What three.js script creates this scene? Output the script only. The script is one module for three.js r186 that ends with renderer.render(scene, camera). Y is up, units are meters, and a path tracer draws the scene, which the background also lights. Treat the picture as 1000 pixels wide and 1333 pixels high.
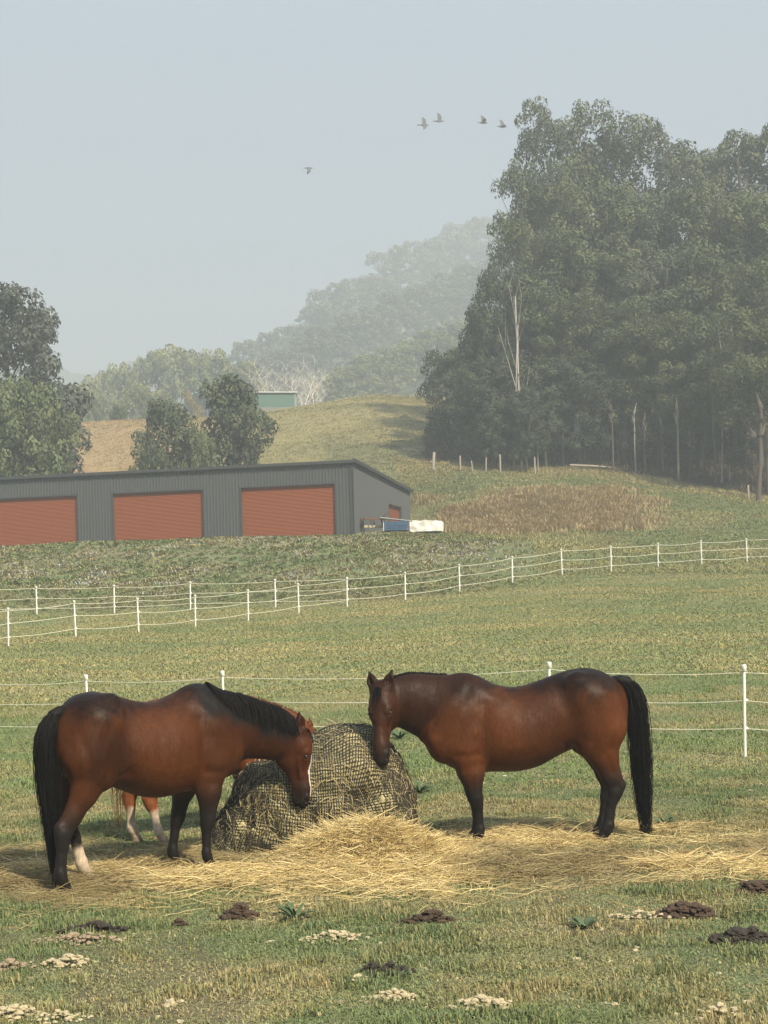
import * as THREE from 'three';
import { mergeGeometries } from 'three/addons/utils/BufferGeometryUtils.js';

// ---------- camera, sky, sun, exposure ----------
const F = 1900, HZ = 790, EYE = 2.05, ROLL = 0.026;      // photo pixels (1000 x 1333): focal length, horizon row, eye height, roll
const camera = new THREE.PerspectiveCamera(2 * Math.atan(HZ / F) * 180 / Math.PI, 0.75, 0.1, 3000);
camera.setViewOffset(1000, 2 * HZ, 0, 0, 1000, 1333);
camera.position.set(0, EYE, 0);
camera.rotation.z = -ROLL;
const scene = new THREE.Scene();
const SUN = new THREE.Vector3(0.50, 0.76, 0.42).normalize();
function makeSky() {
  const W = 256, H = 128, data = new Float32Array(W * H * 4);
  for (let r = 0; r < H; r++) for (let c = 0; c < W; c++) {
    const up = ((r + 0.5) / H - 0.5) * Math.PI, az = ((c + 0.5) / W - 0.5) * 2 * Math.PI;
    const dir = new THREE.Vector3(Math.cos(az) * Math.cos(up), Math.sin(up), Math.sin(az) * Math.cos(up));
    const t = Math.pow(Math.max(0, dir.y), 0.55), glow = Math.pow(Math.max(0, dir.dot(SUN)), 6) * 0.35;
    const k = (r * W + c) * 4, L = 0.92 + 0.14 * t;
    data[k] = (0.155 - 0.005 * t) * L + glow; data[k + 1] = (0.172 + 0.033 * t) * L + glow * 0.93; data[k + 2] = (0.180 + 0.120 * t) * L + glow * 0.80; data[k + 3] = 1;
  }
  const t = new THREE.DataTexture(data, W, H, THREE.RGBAFormat, THREE.FloatType);
  t.mapping = THREE.EquirectangularReflectionMapping; t.magFilter = t.minFilter = THREE.LinearFilter; t.wrapS = THREE.RepeatWrapping; t.needsUpdate = true;
  return t;
}
scene.background = makeSky();
scene.environment = scene.background;
scene.fog = new THREE.FogExp2(new THREE.Color().setRGB(0.80, 0.905, 0.955), 0.0021);
const sun = new THREE.DirectionalLight(new THREE.Color().setRGB(1, 0.88, 0.68), 3.6);
sun.position.copy(SUN).multiplyScalar(200); sun.target.position.set(0, 0, -60); scene.add(sun, sun.target);
sun.castShadow = true; sun.shadow.radius = 5; sun.shadow.mapSize.set(4096, 4096);
Object.assign(sun.shadow.camera, { left: -160, right: 160, top: 160, bottom: -160, near: 1, far: 600 });
const renderer = new THREE.WebGLRenderer({ antialias: true });
renderer.toneMapping = THREE.LinearToneMapping; renderer.toneMappingExposure = 2.95; renderer.shadowMap.enabled = true;

// ---------- helpers ----------
function rng(seed) { let a = seed >>> 0; return () => { a = (a + 0x6D2B79F5) >>> 0; let t = a; t = Math.imul(t ^ (t >>> 15), t | 1); t ^= t + Math.imul(t ^ (t >>> 7), t | 61); return ((t ^ (t >>> 14)) >>> 0) / 4294967296; }; }
const clamp = (x, a = 0, b = 1) => Math.min(b, Math.max(a, x)), lerp = (a, b, t) => a + (b - a) * t, sstep = (a, b, x) => { const t = clamp((x - a) / (b - a)); return t * t * (3 - 2 * t); };
const V = (x, y, z) => new THREE.Vector3(x, y, z);
function hash3(x, y, z) { let h = Math.imul(x, 374761393) + Math.imul(y, 668265263) + Math.imul(z, 2147483647 - 1013904223); h = Math.imul(h ^ (h >>> 13), 1274126177); return ((h ^ (h >>> 16)) >>> 0) / 4294967296; }
function noise3(x, y, z) {
  const ix = Math.floor(x), iy = Math.floor(y), iz = Math.floor(z); let fx = x - ix, fy = y - iy, fz = z - iz;
  fx = fx * fx * (3 - 2 * fx); fy = fy * fy * (3 - 2 * fy); fz = fz * fz * (3 - 2 * fz);
  const c = (a, b, d) => hash3(ix + a, iy + b, iz + d);
  return lerp(lerp(lerp(c(0, 0, 0), c(1, 0, 0), fx), lerp(c(0, 1, 0), c(1, 1, 0), fx), fy), lerp(lerp(c(0, 0, 1), c(1, 0, 1), fx), lerp(c(0, 1, 1), c(1, 1, 1), fx), fy), fz);
}
const noise2 = (x, y) => noise3(x, y, 7.31);
const fbm = (x, y, o = 4) => { let s = 0, a = 0.5, f = 1, n = 0; for (let k = 0; k < o; k++) { s += a * noise3(x * f, y * f, 3.7 * k); n += a; a *= 0.5; f *= 2.03; } return s / n; };
const rgb = (r, g, b) => new THREE.Color().setRGB(r, g, b);
const taken = {};
function numbered(name) { const n = taken[name] = (taken[name] ?? -1) + 1; return n ? `${name}_${String(n).padStart(3, '0')}` : name; }
function shadows(o) { o.traverse((m) => { if (m.isMesh) m.castShadow = m.receiveShadow = true; }); return o; }
function tag(o, label, category, group, kind) { o.userData.label = label; o.userData.category = category; if (group) o.userData.group = group; if (kind) o.userData.kind = kind; return o; }
function thing(name, label, category, group) { const o = new THREE.Group(); o.name = numbered(name); scene.add(o); return tag(o, label, category, group); }
function part(name, geo, mat, parent) { const m = new THREE.Mesh(geo, mat); m.name = name; parent.add(m); return m; }
function top(name, geo, mat, label, category, group, kind) { const m = new THREE.Mesh(geo, mat); m.name = numbered(name); scene.add(m); return tag(m, label, category, group, kind); }
function structure(name, geo, mat) { const m = new THREE.Mesh(geo, mat); m.name = name; m.userData.kind = 'structure'; scene.add(m); return m; }
function mat(r, g, b, rough = 0.8, more = {}) { return new THREE.MeshStandardMaterial({ color: rgb(r, g, b), roughness: rough, side: THREE.DoubleSide, ...more }); }
function geo(pos, idx, col, nor, uv) {
  const g = new THREE.BufferGeometry(); g.setAttribute('position', new THREE.BufferAttribute(pos instanceof Float32Array ? pos : new Float32Array(pos), 3));
  if (idx) g.setIndex(idx instanceof Uint32Array ? new THREE.BufferAttribute(idx, 1) : idx.length && Math.max(pos.length / 3) > 65535 ? new THREE.BufferAttribute(new Uint32Array(idx), 1) : idx);
  if (col) g.setAttribute('color', new THREE.BufferAttribute(col instanceof Float32Array ? col : new Float32Array(col), 3));
  if (uv) g.setAttribute('uv', new THREE.BufferAttribute(uv instanceof Float32Array ? uv : new Float32Array(uv), 2));
  if (nor) g.setAttribute('normal', new THREE.BufferAttribute(nor instanceof Float32Array ? nor : new Float32Array(nor), 3)); else g.computeVertexNormals();
  return g;
}
// a tapered tube along points, collected into {pos, idx}
class Tubes {
  constructor() { this.p = []; this.i = []; this.c = []; }
  add(pts, radii, sides = 6, col = null, flat = 1) {
    const n = pts.length; let prev = null;
    for (let k = 0; k < n; k++) {
      const t = V(0, 0, 0).subVectors(pts[Math.min(n - 1, k + 1)], pts[Math.max(0, k - 1)]).normalize();
      let u = prev ? prev.clone().addScaledVector(t, -prev.dot(t)) : V(0, 0, 0).crossVectors(t, Math.abs(t.y) > 0.9 ? V(1, 0, 0) : V(0, 1, 0));
      if (u.lengthSq() < 1e-8) u = V(1, 0, 0); u.normalize(); prev = u; const w = V(0, 0, 0).crossVectors(t, u), r = Array.isArray(radii) ? radii[k] : radii;
      for (let s = 0; s < sides; s++) { const a = s / sides * 2 * Math.PI, q = pts[k], cu = Math.cos(a) * r, cw = Math.sin(a) * r * flat; this.p.push(q.x + u.x * cu + w.x * cw, q.y + u.y * cu + w.y * cw, q.z + u.z * cu + w.z * cw); if (col) this.c.push(...(Array.isArray(col[0]) ? col[k] : col)); }
    }
    const b = this.p.length / 3 - n * sides;
    for (let k = 0; k < n - 1; k++) for (let s = 0; s < sides; s++) { const a = b + k * sides + s, c = b + k * sides + (s + 1) % sides; this.i.push(a, c, a + sides, c, c + sides, a + sides); }
    if (sides > 3) for (let s = 1; s < sides - 1; s++) { this.i.push(b, b + s + 1, b + s); const e = b + (n - 1) * sides; this.i.push(e, e + s, e + s + 1); }
    else if (sides === 3) { const e = b + (n - 1) * 3; this.i.push(b, b + 2, b + 1, e, e + 1, e + 2); }
    return this;
  }
  build() { return geo(this.p, this.i, this.c.length ? this.c : null); }
}
function box(w, h, d, x = 0, y = 0, z = 0) { const g = new THREE.BoxGeometry(w, h, d); g.translate(x, y, z); return g; }
function noiseTexture(size, fn, srgb = false, repeat = 1) {
  const d = new Uint8Array(size * size * 4);
  for (let y = 0; y < size; y++) for (let x = 0; x < size; x++) { const v = fn(x / size, y / size), k = (y * size + x) * 4; const a = Array.isArray(v) ? v : [v, v, v]; d[k] = clamp(a[0]) * 255; d[k + 1] = clamp(a[1]) * 255; d[k + 2] = clamp(a[2]) * 255; d[k + 3] = 255; }
  const t = new THREE.DataTexture(d, size, size); t.wrapS = t.wrapT = THREE.RepeatWrapping; t.magFilter = t.minFilter = THREE.LinearFilter; if (srgb) t.colorSpace = THREE.SRGBColorSpace; t.repeat.set(repeat, repeat); t.needsUpdate = true; return t;
}
// a tileable noise: period n cells over 0..1
function tile(u, v, n, s = 0) { const x = u * n, y = v * n, ix = Math.floor(x), iy = Math.floor(y); let fx = x - ix, fy = y - iy; fx = fx * fx * (3 - 2 * fx); fy = fy * fy * (3 - 2 * fy); const h = (a, b) => hash3(((ix + a) % n + n) % n, ((iy + b) % n + n) % n, 91 + s); return lerp(lerp(h(0, 0), h(1, 0), fx), lerp(h(0, 1), h(1, 1), fx), fy); }

// ---------- photo directions and the lie of the land ----------
const dirOf = (px, py) => { const u = px - 500, v = HZ - py; return [(u + ROLL * v) / F, (v - ROLL * u) / F]; };   // per metre of depth
const pointAt = (px, py, d) => { const [a, b] = dirOf(px, py); return V(a * d, EYE + b * d, -d); };
const rowHeight = (px, py, d) => EYE + dirOf(px, py)[1] * d;
const colProfiles = [
  [-700, [[0, 0], [12, 0], [24, -0.1], [40, 0.7], [47, 1.1], [63, 2.0], [69, 3.2], [75, 4.4], [82, 5.9], [108, 6.2], [130, 11], [175, 22], [205, 21], [260, 16], [400, 20], [900, 30]]],
  [0, [[0, 0], [12, 0], [24, -0.15], [40, 0.7], ['p', 47, 838], ['p', 63, 804], ['p', 69, 768], ['p', 75, 741], ['p', 82, 716], ['p', 84, 713.5], [108, 6.3], [130, 12], ['p', 172, 558], [190, 23.2], [260, 20], [400, 24], [900, 34]]],
  [250, [[0, 0], [12, 0], [24, -0.08], [40, 0.62], ['p', 54, 815], ['p', 63, 797], ['p', 68, 769], ['p', 75, 735], ['p', 81.5, 704], ['p', 83.5, 701], [106, 6.5], [130, 13], ['p', 172, 548], [190, 24.5], [250, 25], [340, 34], [460, 52], [680, 76], [900, 84]]],
  [500, [[0, 0], [12, 0], [22, 0.0], [42, 0.95], ['p', 63, 786], ['p', 70, 752], ['p', 78, 716], ['p', 84, 697], [98, 7.4], ['p', 108, 640], ['p', 122, 600], ['p', 145, 560], ['p', 170, 521], [190, 29.5], [250, 33], [340, 50], [460, 78], [680, 134], [900, 150]]],
  [750, [[0, 0], [12, 0], [21, 0.05], [42, 1.05], ['p', 68, 752], ['p', 78, 716], ['p', 86, 700], ['p', 100, 650], ['p', 120, 607], [150, 19], [200, 31], [300, 54], [460, 92], [680, 150], [900, 165]]],
  [1000, [[0, 0], [12, 0], [19, 0.0], [42, 1.1], ['p', 76, 730], ['p', 90, 690], ['p', 106, 648], ['p', 130, 605], [160, 21], [200, 33], [300, 56], [460, 94], [680, 150], [900, 165]]],
  [1700, [[0, 0], [12, 0], [20, 0.05], [42, 1.2], [76, 4], [106, 8.6], [130, 13], [160, 20], [200, 31], [300, 54], [460, 92], [680, 146], [900, 160]]],
].map(([px, list]) => {
  const P = list.map((e) => e[0] === 'p' ? [e[1], rowHeight(px, e[2], e[1])] : e), n = P.length, s = [], m = [];
  for (let k = 0; k < n - 1; k++) s.push((P[k + 1][1] - P[k][1]) / (P[k + 1][0] - P[k][0]));
  for (let k = 0; k < n; k++) m.push(k === 0 ? s[0] : k === n - 1 ? s[n - 2] : s[k - 1] * s[k] <= 0 ? 0 : 2 * s[k - 1] * s[k] / (s[k - 1] + s[k]));
  return [px, (d) => { d = clamp(d, 0, 900); let k = 0; while (k < n - 2 && d > P[k + 1][0]) k++; const h = P[k + 1][0] - P[k][0], t = (d - P[k][0]) / h, t2 = t * t, t3 = t2 * t; return (2 * t3 - 3 * t2 + 1) * P[k][1] + (t3 - 2 * t2 + t) * h * m[k] + (-2 * t3 + 3 * t2) * P[k + 1][1] + (t3 - t2) * h * m[k + 1]; }];
});
function landHeight(x, z) {
  const d = -z; if (d <= 0.5) return 0;
  const px = clamp(500 + F * x / d, -700, 1699.9); let k = 0; while (px >= colProfiles[k + 1][0]) k++;
  const t = (px - colProfiles[k][0]) / (colProfiles[k + 1][0] - colProfiles[k][0]), y = lerp(colProfiles[k][1](d), colProfiles[k + 1][1](d), t * t * (3 - 2 * t) * 0.6 + t * 0.4);
  const rough = sstep(14, 60, d);
  return y + (fbm(x * 0.9, z * 0.9, 3) - 0.5) * 0.05 + rough * (fbm(x * 0.16 + 9, z * 0.16, 3) - 0.5) * 0.5;
}
const onLand = (px, d) => { const x = (px - 500) / F * d; return V(x, landHeight(x, -d), -d); };
function hitLand(px, py, d0 = 3, d1 = 500) { const [a, b] = dirOf(px, py); let lo = d0; for (let d = d0; d < d1; d *= 1.01) { if (EYE + b * d < landHeight(a * d, -d)) { let hi = d; for (let k = 0; k < 20; k++) { const m = (lo + hi) / 2; if (EYE + b * m < landHeight(a * m, -m)) hi = m; else lo = m; } return V(a * hi, landHeight(a * hi, -hi), -hi); } lo = d; } return V(a * d1, landHeight(a * d1, -d1), -d1); }
const pxOf = (x, z) => 500 + F * x / -z;

// ---------- ground ----------
const hayC = [0.95, 11.6];   // x, depth: the middle of the strewn hay
function hayAmount(x, z) {   // 0..1, how thickly hay lies at a place
  const d = -z, wob = (fbm(x * 1.1 + 3, z * 1.1, 3) - 0.5) * 1.3, near = 10.0 + wob * 0.8 + 0.12 * Math.max(0, x - 1.3), far = 13.2 + wob * 0.9 + 0.12 * x;
  const a = sstep(near - 0.5, near + 1.1, d) * (1 - sstep(far - 1.3, far + 0.7, d)) * (1 - sstep(3.1, 4.6, x + wob * 0.6)) * (1 - sstep(2.9, 4.6, -x));
  const gap = sstep(0.33, 0.56, fbm(x * 0.9 + 17, z * 1.6, 3) + 0.22 * Math.exp(-((x + 0.2) ** 2 / 2.2 + (d - 11.6) ** 2 / 0.8)) + (x < 0 ? 0.05 : 0));
  return clamp(a * (0.30 + 0.70 * gap) * (0.5 + 1.0 * fbm(x * 2.3, z * 2.3 + 40, 3)));
}
const cGreen = [0.135, 0.178, 0.066], cOlive = [0.195, 0.205, 0.084], cDry = [0.235, 0.192, 0.090], cYellow = [0.335, 0.290, 0.120], cTan = [0.40, 0.285, 0.135], cBrown = [0.32, 0.235, 0.14], cDark = [0.072, 0.082, 0.036], cLitter = [0.080, 0.058, 0.038], cHay = [0.44, 0.34, 0.15], cSoil = [0.115, 0.085, 0.052];
const mix3 = (a, b, t) => [lerp(a[0], b[0], t), lerp(a[1], b[1], t), lerp(a[2], b[2], t)];
function landColour(x, z) {
  const d = -z, px = pxOf(x, z), n1 = fbm(x * 0.35, z * 0.35, 4), n2 = fbm(x * 0.09 + 30, z * 0.09, 3), n3 = fbm(x * 1.7, z * 1.7, 3);
  let c = mix3(cGreen, cOlive, sstep(0.35, 0.65, n1 * 0.6 + n3 * 0.4));
  if (d < 30) { c = mix3(c, cDry, 0.55 * sstep(0.50, 0.75, n3)); c = mix3(c, cSoil, 0.55 * sstep(0.60, 0.74, fbm(x * 0.8 + 11, z * 0.8 + 5, 3)) * (1 - sstep(12, 22, d))); c = mix3(c, cHay, 0.75 * hayAmount(x, z)); }
  const field = sstep(24, 32, d) * (1 - sstep(63, 72, d));
  c = mix3(c, mix3([0.185, 0.225, 0.082], [0.29, 0.268, 0.115], sstep(0.35, 0.7, 0.5 * n1 + 0.5 * fbm(x * 0.5, z * 1.4, 3))), 0.85 * field);
  const bank = sstep(63, 68, d) * (1 - sstep(84, 90, d)) * (1 - sstep(560, 760, px));
  c = mix3(c, mix3([0.155, 0.205, 0.075], [0.26, 0.235, 0.13], sstep(0.4, 0.65, n3)), 0.85 * bank);
  const patch = sstep(88, 91, d + (n1 - 0.5) * 6) * (1 - sstep(100, 109, d + (n1 - 0.5) * 14)) * sstep(505, 545, px) * (1 - sstep(790, 890, px + (n1 - 0.5) * 160));
  c = mix3(c, cBrown, patch * 0.8);
  c = mix3(c, [0.155, 0.18, 0.07], 0.6 * sstep(66, 72, d) * sstep(520, 640, px) * (1 - sstep(118, 124, d)));
  const hill = sstep(104, 120, d) * (1 - sstep(560, 640, px));
  c = mix3(c, mix3(cYellow, cTan, 1 - sstep(180, 380, px)), hill * sstep(0.15, 0.5, n1 + 0.15));
  c = mix3(c, cOlive, sstep(100, 110, d) * (1 - sstep(128, 138, d + (px - 500) * 0.12)) * sstep(380, 470, px) * 0.8);
  c = mix3(c, cOlive, sstep(188, 200, d));
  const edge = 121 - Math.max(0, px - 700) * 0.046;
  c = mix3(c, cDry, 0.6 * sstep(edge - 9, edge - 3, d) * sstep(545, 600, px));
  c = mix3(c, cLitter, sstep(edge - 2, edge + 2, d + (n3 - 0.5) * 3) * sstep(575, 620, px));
  return c;
}
{
  const az = []; for (let a = -180; a < -40; a += 7) az.push(a); for (let a = -40; a < -17.5; a += 0.9) az.push(a); for (let k = 0; k <= 300; k++) az.push(-17.5 + 35 * k / 300); for (let a = 18.4; a < 40; a += 0.9) az.push(a); for (let a = 40; a <= 180.01; a += 7) az.push(a);
  const ds = [0.4]; while (ds[ds.length - 1] < 900) { const d = ds[ds.length - 1]; ds.push(d + Math.max(0.16, d * (d > 60 && d < 200 ? 0.0095 : 0.016))); }
  const pos = [], col = [], uv = [], idx = [], N = az.length;
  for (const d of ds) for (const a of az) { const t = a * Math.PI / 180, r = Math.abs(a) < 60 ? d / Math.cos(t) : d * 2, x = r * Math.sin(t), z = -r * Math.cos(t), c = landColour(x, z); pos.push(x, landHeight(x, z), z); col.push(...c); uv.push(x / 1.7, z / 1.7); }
  for (let j = 0; j < ds.length - 1; j++) for (let i = 0; i < N - 1; i++) { const a = j * N + i; idx.push(a, a + 1, a + N, a + 1, a + N + 1, a + N); }
  const grain = noiseTexture(512, (u, v) => { const n = 0.45 * tile(u, v, 160) + 0.3 * tile(u, v, 60, 3) + 0.25 * tile(u, v, 17, 5); return 0.50 + 0.62 * n; });
  const bump = noiseTexture(512, (u, v) => 0.5 * tile(u, v, 128, 7) + 0.3 * tile(u, v, 48, 8) + 0.2 * tile(u, v, 12, 9));
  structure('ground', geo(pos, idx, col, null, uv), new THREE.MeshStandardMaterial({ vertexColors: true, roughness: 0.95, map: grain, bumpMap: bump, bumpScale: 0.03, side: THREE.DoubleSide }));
}

// ---------- machinery shed ----------
{
  const shed = thing('machinery_shed', 'long charcoal ribbed metal shed with rust-red roller doors on the bank', 'shed');
  const c0 = pointAt(460, 695, 85), L = 30, D = 16.5, dir = V(-21.9, 0, -5).normalize(), base = 6.35 - 0.25;
  shed.position.set(c0.x, base, c0.z); shed.rotation.y = Math.atan2(dir.z, -dir.x);   // local -x runs along the front to the far end, -z goes in
  const wallM = mat(0.070, 0.076, 0.080, 0.55, { metalness: 0.1 }), trimM = mat(0.050, 0.054, 0.058, 0.5, { metalness: 0.1 }), doorM = mat(0.24, 0.062, 0.014, 0.6), roofM = mat(0.09, 0.095, 0.1, 0.5);
  const HF = 4.45, HB = 3.85, ribs = (x0, x1, y0, y1a, y1b, pitch = 0.2) => {   // ribbed sheet in local x-y, facing +z; the top edge may slope
    const n = Math.max(1, Math.round((x1 - x0) / pitch)), p = (x1 - x0) / n, P = [], I = [];
    const prof = [[0, 0], [0.30, 0], [0.40, 0.028], [0.60, 0.028], [0.70, 0]];
    const xs = []; for (let k = 0; k < n; k++) for (const [a, z] of prof) xs.push([x0 + (k + a) * p, z]); xs.push([x1, 0]);
    for (const [x, z] of xs) { const t = (x - x0) / (x1 - x0); P.push([x, y0, z], [x, lerp(y1a, y1b, t), z]); }
    const pos = []; for (let k = 0; k < xs.length - 1; k++) { const a = P[2 * k], b = P[2 * k + 2], c = P[2 * k + 3], d = P[2 * k + 1]; pos.push(...a, ...b, ...c, ...a, ...c, ...d); }
    return geo(pos);
  };
  const along = (px) => { let lo = 0, hi = L + 4; for (let k = 0; k < 40; k++) { const m = (lo + hi) / 2, q = c0.clone().addScaledVector(dir, m); if (500 + F * q.x / -q.z - ROLL * 120 > px) lo = m; else hi = m; } return -lo; };
  const doors = [[along(315), along(437)], [along(148), along(265)], [along(101) - (along(265) - along(148)), along(101)]], doorH = 3.2;
  const front = part('front_wall', (() => {
    const g = []; let x = -L; for (const [a, b] of [...doors].sort((p, q) => p[0] - q[0])) { if (a > x) g.push(ribs(x, a, 0, HF, HF)); g.push(ribs(a, b, doorH, HF, HF)); x = b; } g.push(ribs(x, 0, 0, HF, HF)); return mergeGeometries(g);
  })(), wallM, shed);
  for (const [a, b] of doors) {
    const w = b - a, n = 40, pos = []; for (let k = 0; k < n; k++) { const y0 = doorH * k / n, y1 = doorH * (k + 1) / n, ym = (y0 + y1) / 2, q = [[y0, -0.13], [ym, -0.105], [y1, -0.13]]; for (let s = 0; s < 2; s++) { const [ya, za] = q[s], [yb, zb] = q[s + 1]; pos.push(a, ya, za, b, ya, za, b, yb, zb, a, ya, za, b, yb, zb, a, yb, zb); } }
    const door = part('roller_door', geo(pos), doorM, shed);
    part('bottom_rail', box(w - 0.1, 0.12, 0.05, (a + b) / 2, 0.07, -0.09), trimM, door);
    part('door_frame', mergeGeometries([box(0.09, doorH + 0.09, 0.2, a - 0.045, (doorH + 0.09) / 2, -0.05), box(0.09, doorH + 0.09, 0.2, b + 0.045, (doorH + 0.09) / 2, -0.05), box(w, 0.09, 0.2, (a + b) / 2, doorH + 0.045, -0.05)]), trimM, shed);
  }
  const hole = [9.6, 13.3, 2.55];   // side door: from, to (metres behind the front), height
  const top2 = (s) => lerp(HF, HB, s / D), sideG = [ribs(0, hole[0], 0, HF, top2(hole[0])), ribs(hole[0], hole[1], hole[2], top2(hole[0]), top2(hole[1])), ribs(hole[1], D, 0, top2(hole[1]), HB)];
  const side = part('side_wall', mergeGeometries(sideG).rotateY(Math.PI / 2), wallM, shed);
  const sd = (() => { const n = 32, pos = []; for (let k = 0; k < n; k++) { const y0 = hole[2] * k / n, y1 = hole[2] * (k + 1) / n, ym = (y0 + y1) / 2, q = [[y0, -0.13], [ym, -0.105], [y1, -0.13]]; for (let s = 0; s < 2; s++) { const [ya, za] = q[s], [yb, zb] = q[s + 1]; pos.push(hole[0], ya, za, hole[1], ya, za, hole[1], yb, zb, hole[0], ya, za, hole[1], yb, zb, hole[0], yb, zb); } } return geo(pos).rotateY(Math.PI / 2); })();
  part('side_roller_door', sd, doorM, shed);
  part('side_door_frame', mergeGeometries([box(0.2, hole[2] + 0.08, 0.09, -0.05, (hole[2] + 0.08) / 2, -hole[0] + 0.045), box(0.2, hole[2] + 0.08, 0.09, -0.05, (hole[2] + 0.08) / 2, -hole[1] - 0.045), box(0.2, 0.08, hole[1] - hole[0], -0.05, hole[2] + 0.04, -(hole[0] + hole[1]) / 2)]), trimM, shed);
  part('back_wall', box(L, HB, 0.05, -L / 2, HB / 2, -D + 0.025), wallM, shed);
  part('far_end_wall', (() => { const s = new THREE.Shape([new THREE.Vector2(0, 0), new THREE.Vector2(D, 0), new THREE.Vector2(D, HB), new THREE.Vector2(0, HF)]); return new THREE.ExtrudeGeometry(s, { depth: 0.05, bevelEnabled: false }).rotateY(Math.PI / 2).translate(-L, 0, 0); })(), wallM, shed);
  const slope = Math.atan2(HF - HB, D);
  part('roof', box(L + 0.3, 0.05, D + 0.3, 0, 0, 0).rotateX(-slope).translate(-L / 2, (HF + HB) / 2 + 0.06, -D / 2), roofM, shed);
  part('roof_gutter', box(L + 0.36, 0.17, 0.15, -L / 2, HF + 0.01, 0.15), trimM, shed);
  part('barge_cap', box(0.16, 0.20, D + 0.34, 0, 0, 0).rotateX(-slope).translate(0.16, (HF + HB) / 2 + 0.07, -D / 2), trimM, shed);
  part('corner_trim', mergeGeometries([box(0.14, HF - 0.1, 0.035, -0.06, HF / 2 - 0.05, 0.05), box(0.035, HF - 0.1, 0.14, 0.05, HF / 2 - 0.05, -0.06)]), trimM, shed);
  part('slab', box(L, 0.3, D - 0.1, -L / 2, -0.151, -D / 2), mat(0.3, 0.29, 0.27, 0.9), shed);
}

// ---------- fences ----------
const postM = mat(0.80, 0.79, 0.76, 0.5), tapeM = mat(0.74, 0.72, 0.58, 0.6), knobM = mat(0.78, 0.78, 0.72, 0.5);
function fence(label, spots, heights, postH, wireR, postR, group) {   // spots: points on the ground
  const f = thing('electric_fence', label, 'fence', group), o = spots[0]; f.position.copy(o); const rnd = rng(spots.length * 77 + 5);
  const tops = spots.map((s, i) => { const lean = V((rnd() - 0.5) * 0.05, 1, (rnd() - 0.5) * 0.05).normalize(); return { b: s.clone().sub(o), lean }; });
  for (const { b, lean } of tops) {
    const e = b.clone().addScaledVector(lean, postH);
    const post = part('post', new Tubes().add([b.clone().addScaledVector(lean, -0.15), e], postR, 8).build(), postM, f);
    part('cap', new Tubes().add([e.clone().addScaledVector(lean, -0.05), e.clone().addScaledVector(lean, 0.025), e.clone().addScaledVector(lean, 0.035)], [postR * 1.7, postR * 1.7, postR * 1.2], 8).build(), knobM, post);
    for (const h of heights.slice(1)) part('insulator', new THREE.SphereGeometry(postR * 1.25, 8, 6).scale(1.2, 1, 1).translate(b.x + lean.x * h + postR * 1.1, b.y + h, b.z + lean.z * h), knobM, post);
  }
  for (const h of heights) for (let k = 0; k < tops.length - 1; k++) {
    const a = tops[k].b.clone().addScaledVector(tops[k].lean, h), c = tops[k + 1].b.clone().addScaledVector(tops[k + 1].lean, h), pts = [], sag = 0.02 + 0.05 * rnd();
    for (let s = 0; s <= 8; s++) { const t = s / 8, q = a.clone().lerp(c, t); q.y -= sag * 4 * t * (1 - t); pts.push(q); }
    part('wire', new Tubes().add(pts, wireR, 4).build(), tapeM, f);
  }
  return f;
}
const along2 = (list) => list.map(([px, d]) => onLand(px, d));
{ // the near fence: 3 m apart, receding to the left
  const A = [4.6, 18.8], B = [-4.88, 23.9], step = [(B[0] - A[0]) / 4, (B[1] - A[1]) / 4], sp = [];
  for (let k = -2; k <= 6; k++) { if (k === 2) continue; const x = A[0] + step[0] * k, d = A[1] + step[1] * k; sp.push(V(x, landHeight(x, -d), -d)); }
  fence('white three-wire electric fence directly behind the horses', sp, [1.09, 0.73, 0.37], 1.16, 0.0045, 0.019, 'white electric fences');
  fence('white electric fence on the field, climbing towards the forest side', along2([[-90, 62.5], [48, 63.5], [149, 63.5], [248, 63.5], [359, 63], [452, 62.5], [528, 63.5], [599, 65], [668, 67], [733, 69], [797, 70.5], [858, 72], [915, 73.5], [974, 75], [1030, 76.5]]), [1.14, 0.72, 0.28], 1.2, 0.010, 0.030, 'white electric fences');
  fence('white electric fence dropping down the field from the shed-bank fence', along2([[452, 62], [389, 60], [323, 57.5], [254, 55], [180, 52], [98, 49.5], [10, 47], [-84, 44.5]]), [1.14, 0.72, 0.28], 1.2, 0.009, 0.027, 'white electric fences');
}

// ---------- trees ----------
const barkM = mat(0.085, 0.070, 0.056, 0.9), paleBarkM = mat(0.25, 0.23, 0.195, 0.85), deadM = mat(0.42, 0.39, 0.35, 0.85);
const leafM = new THREE.MeshStandardMaterial({ vertexColors: true, roughness: 0.75, side: THREE.DoubleSide });
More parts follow.
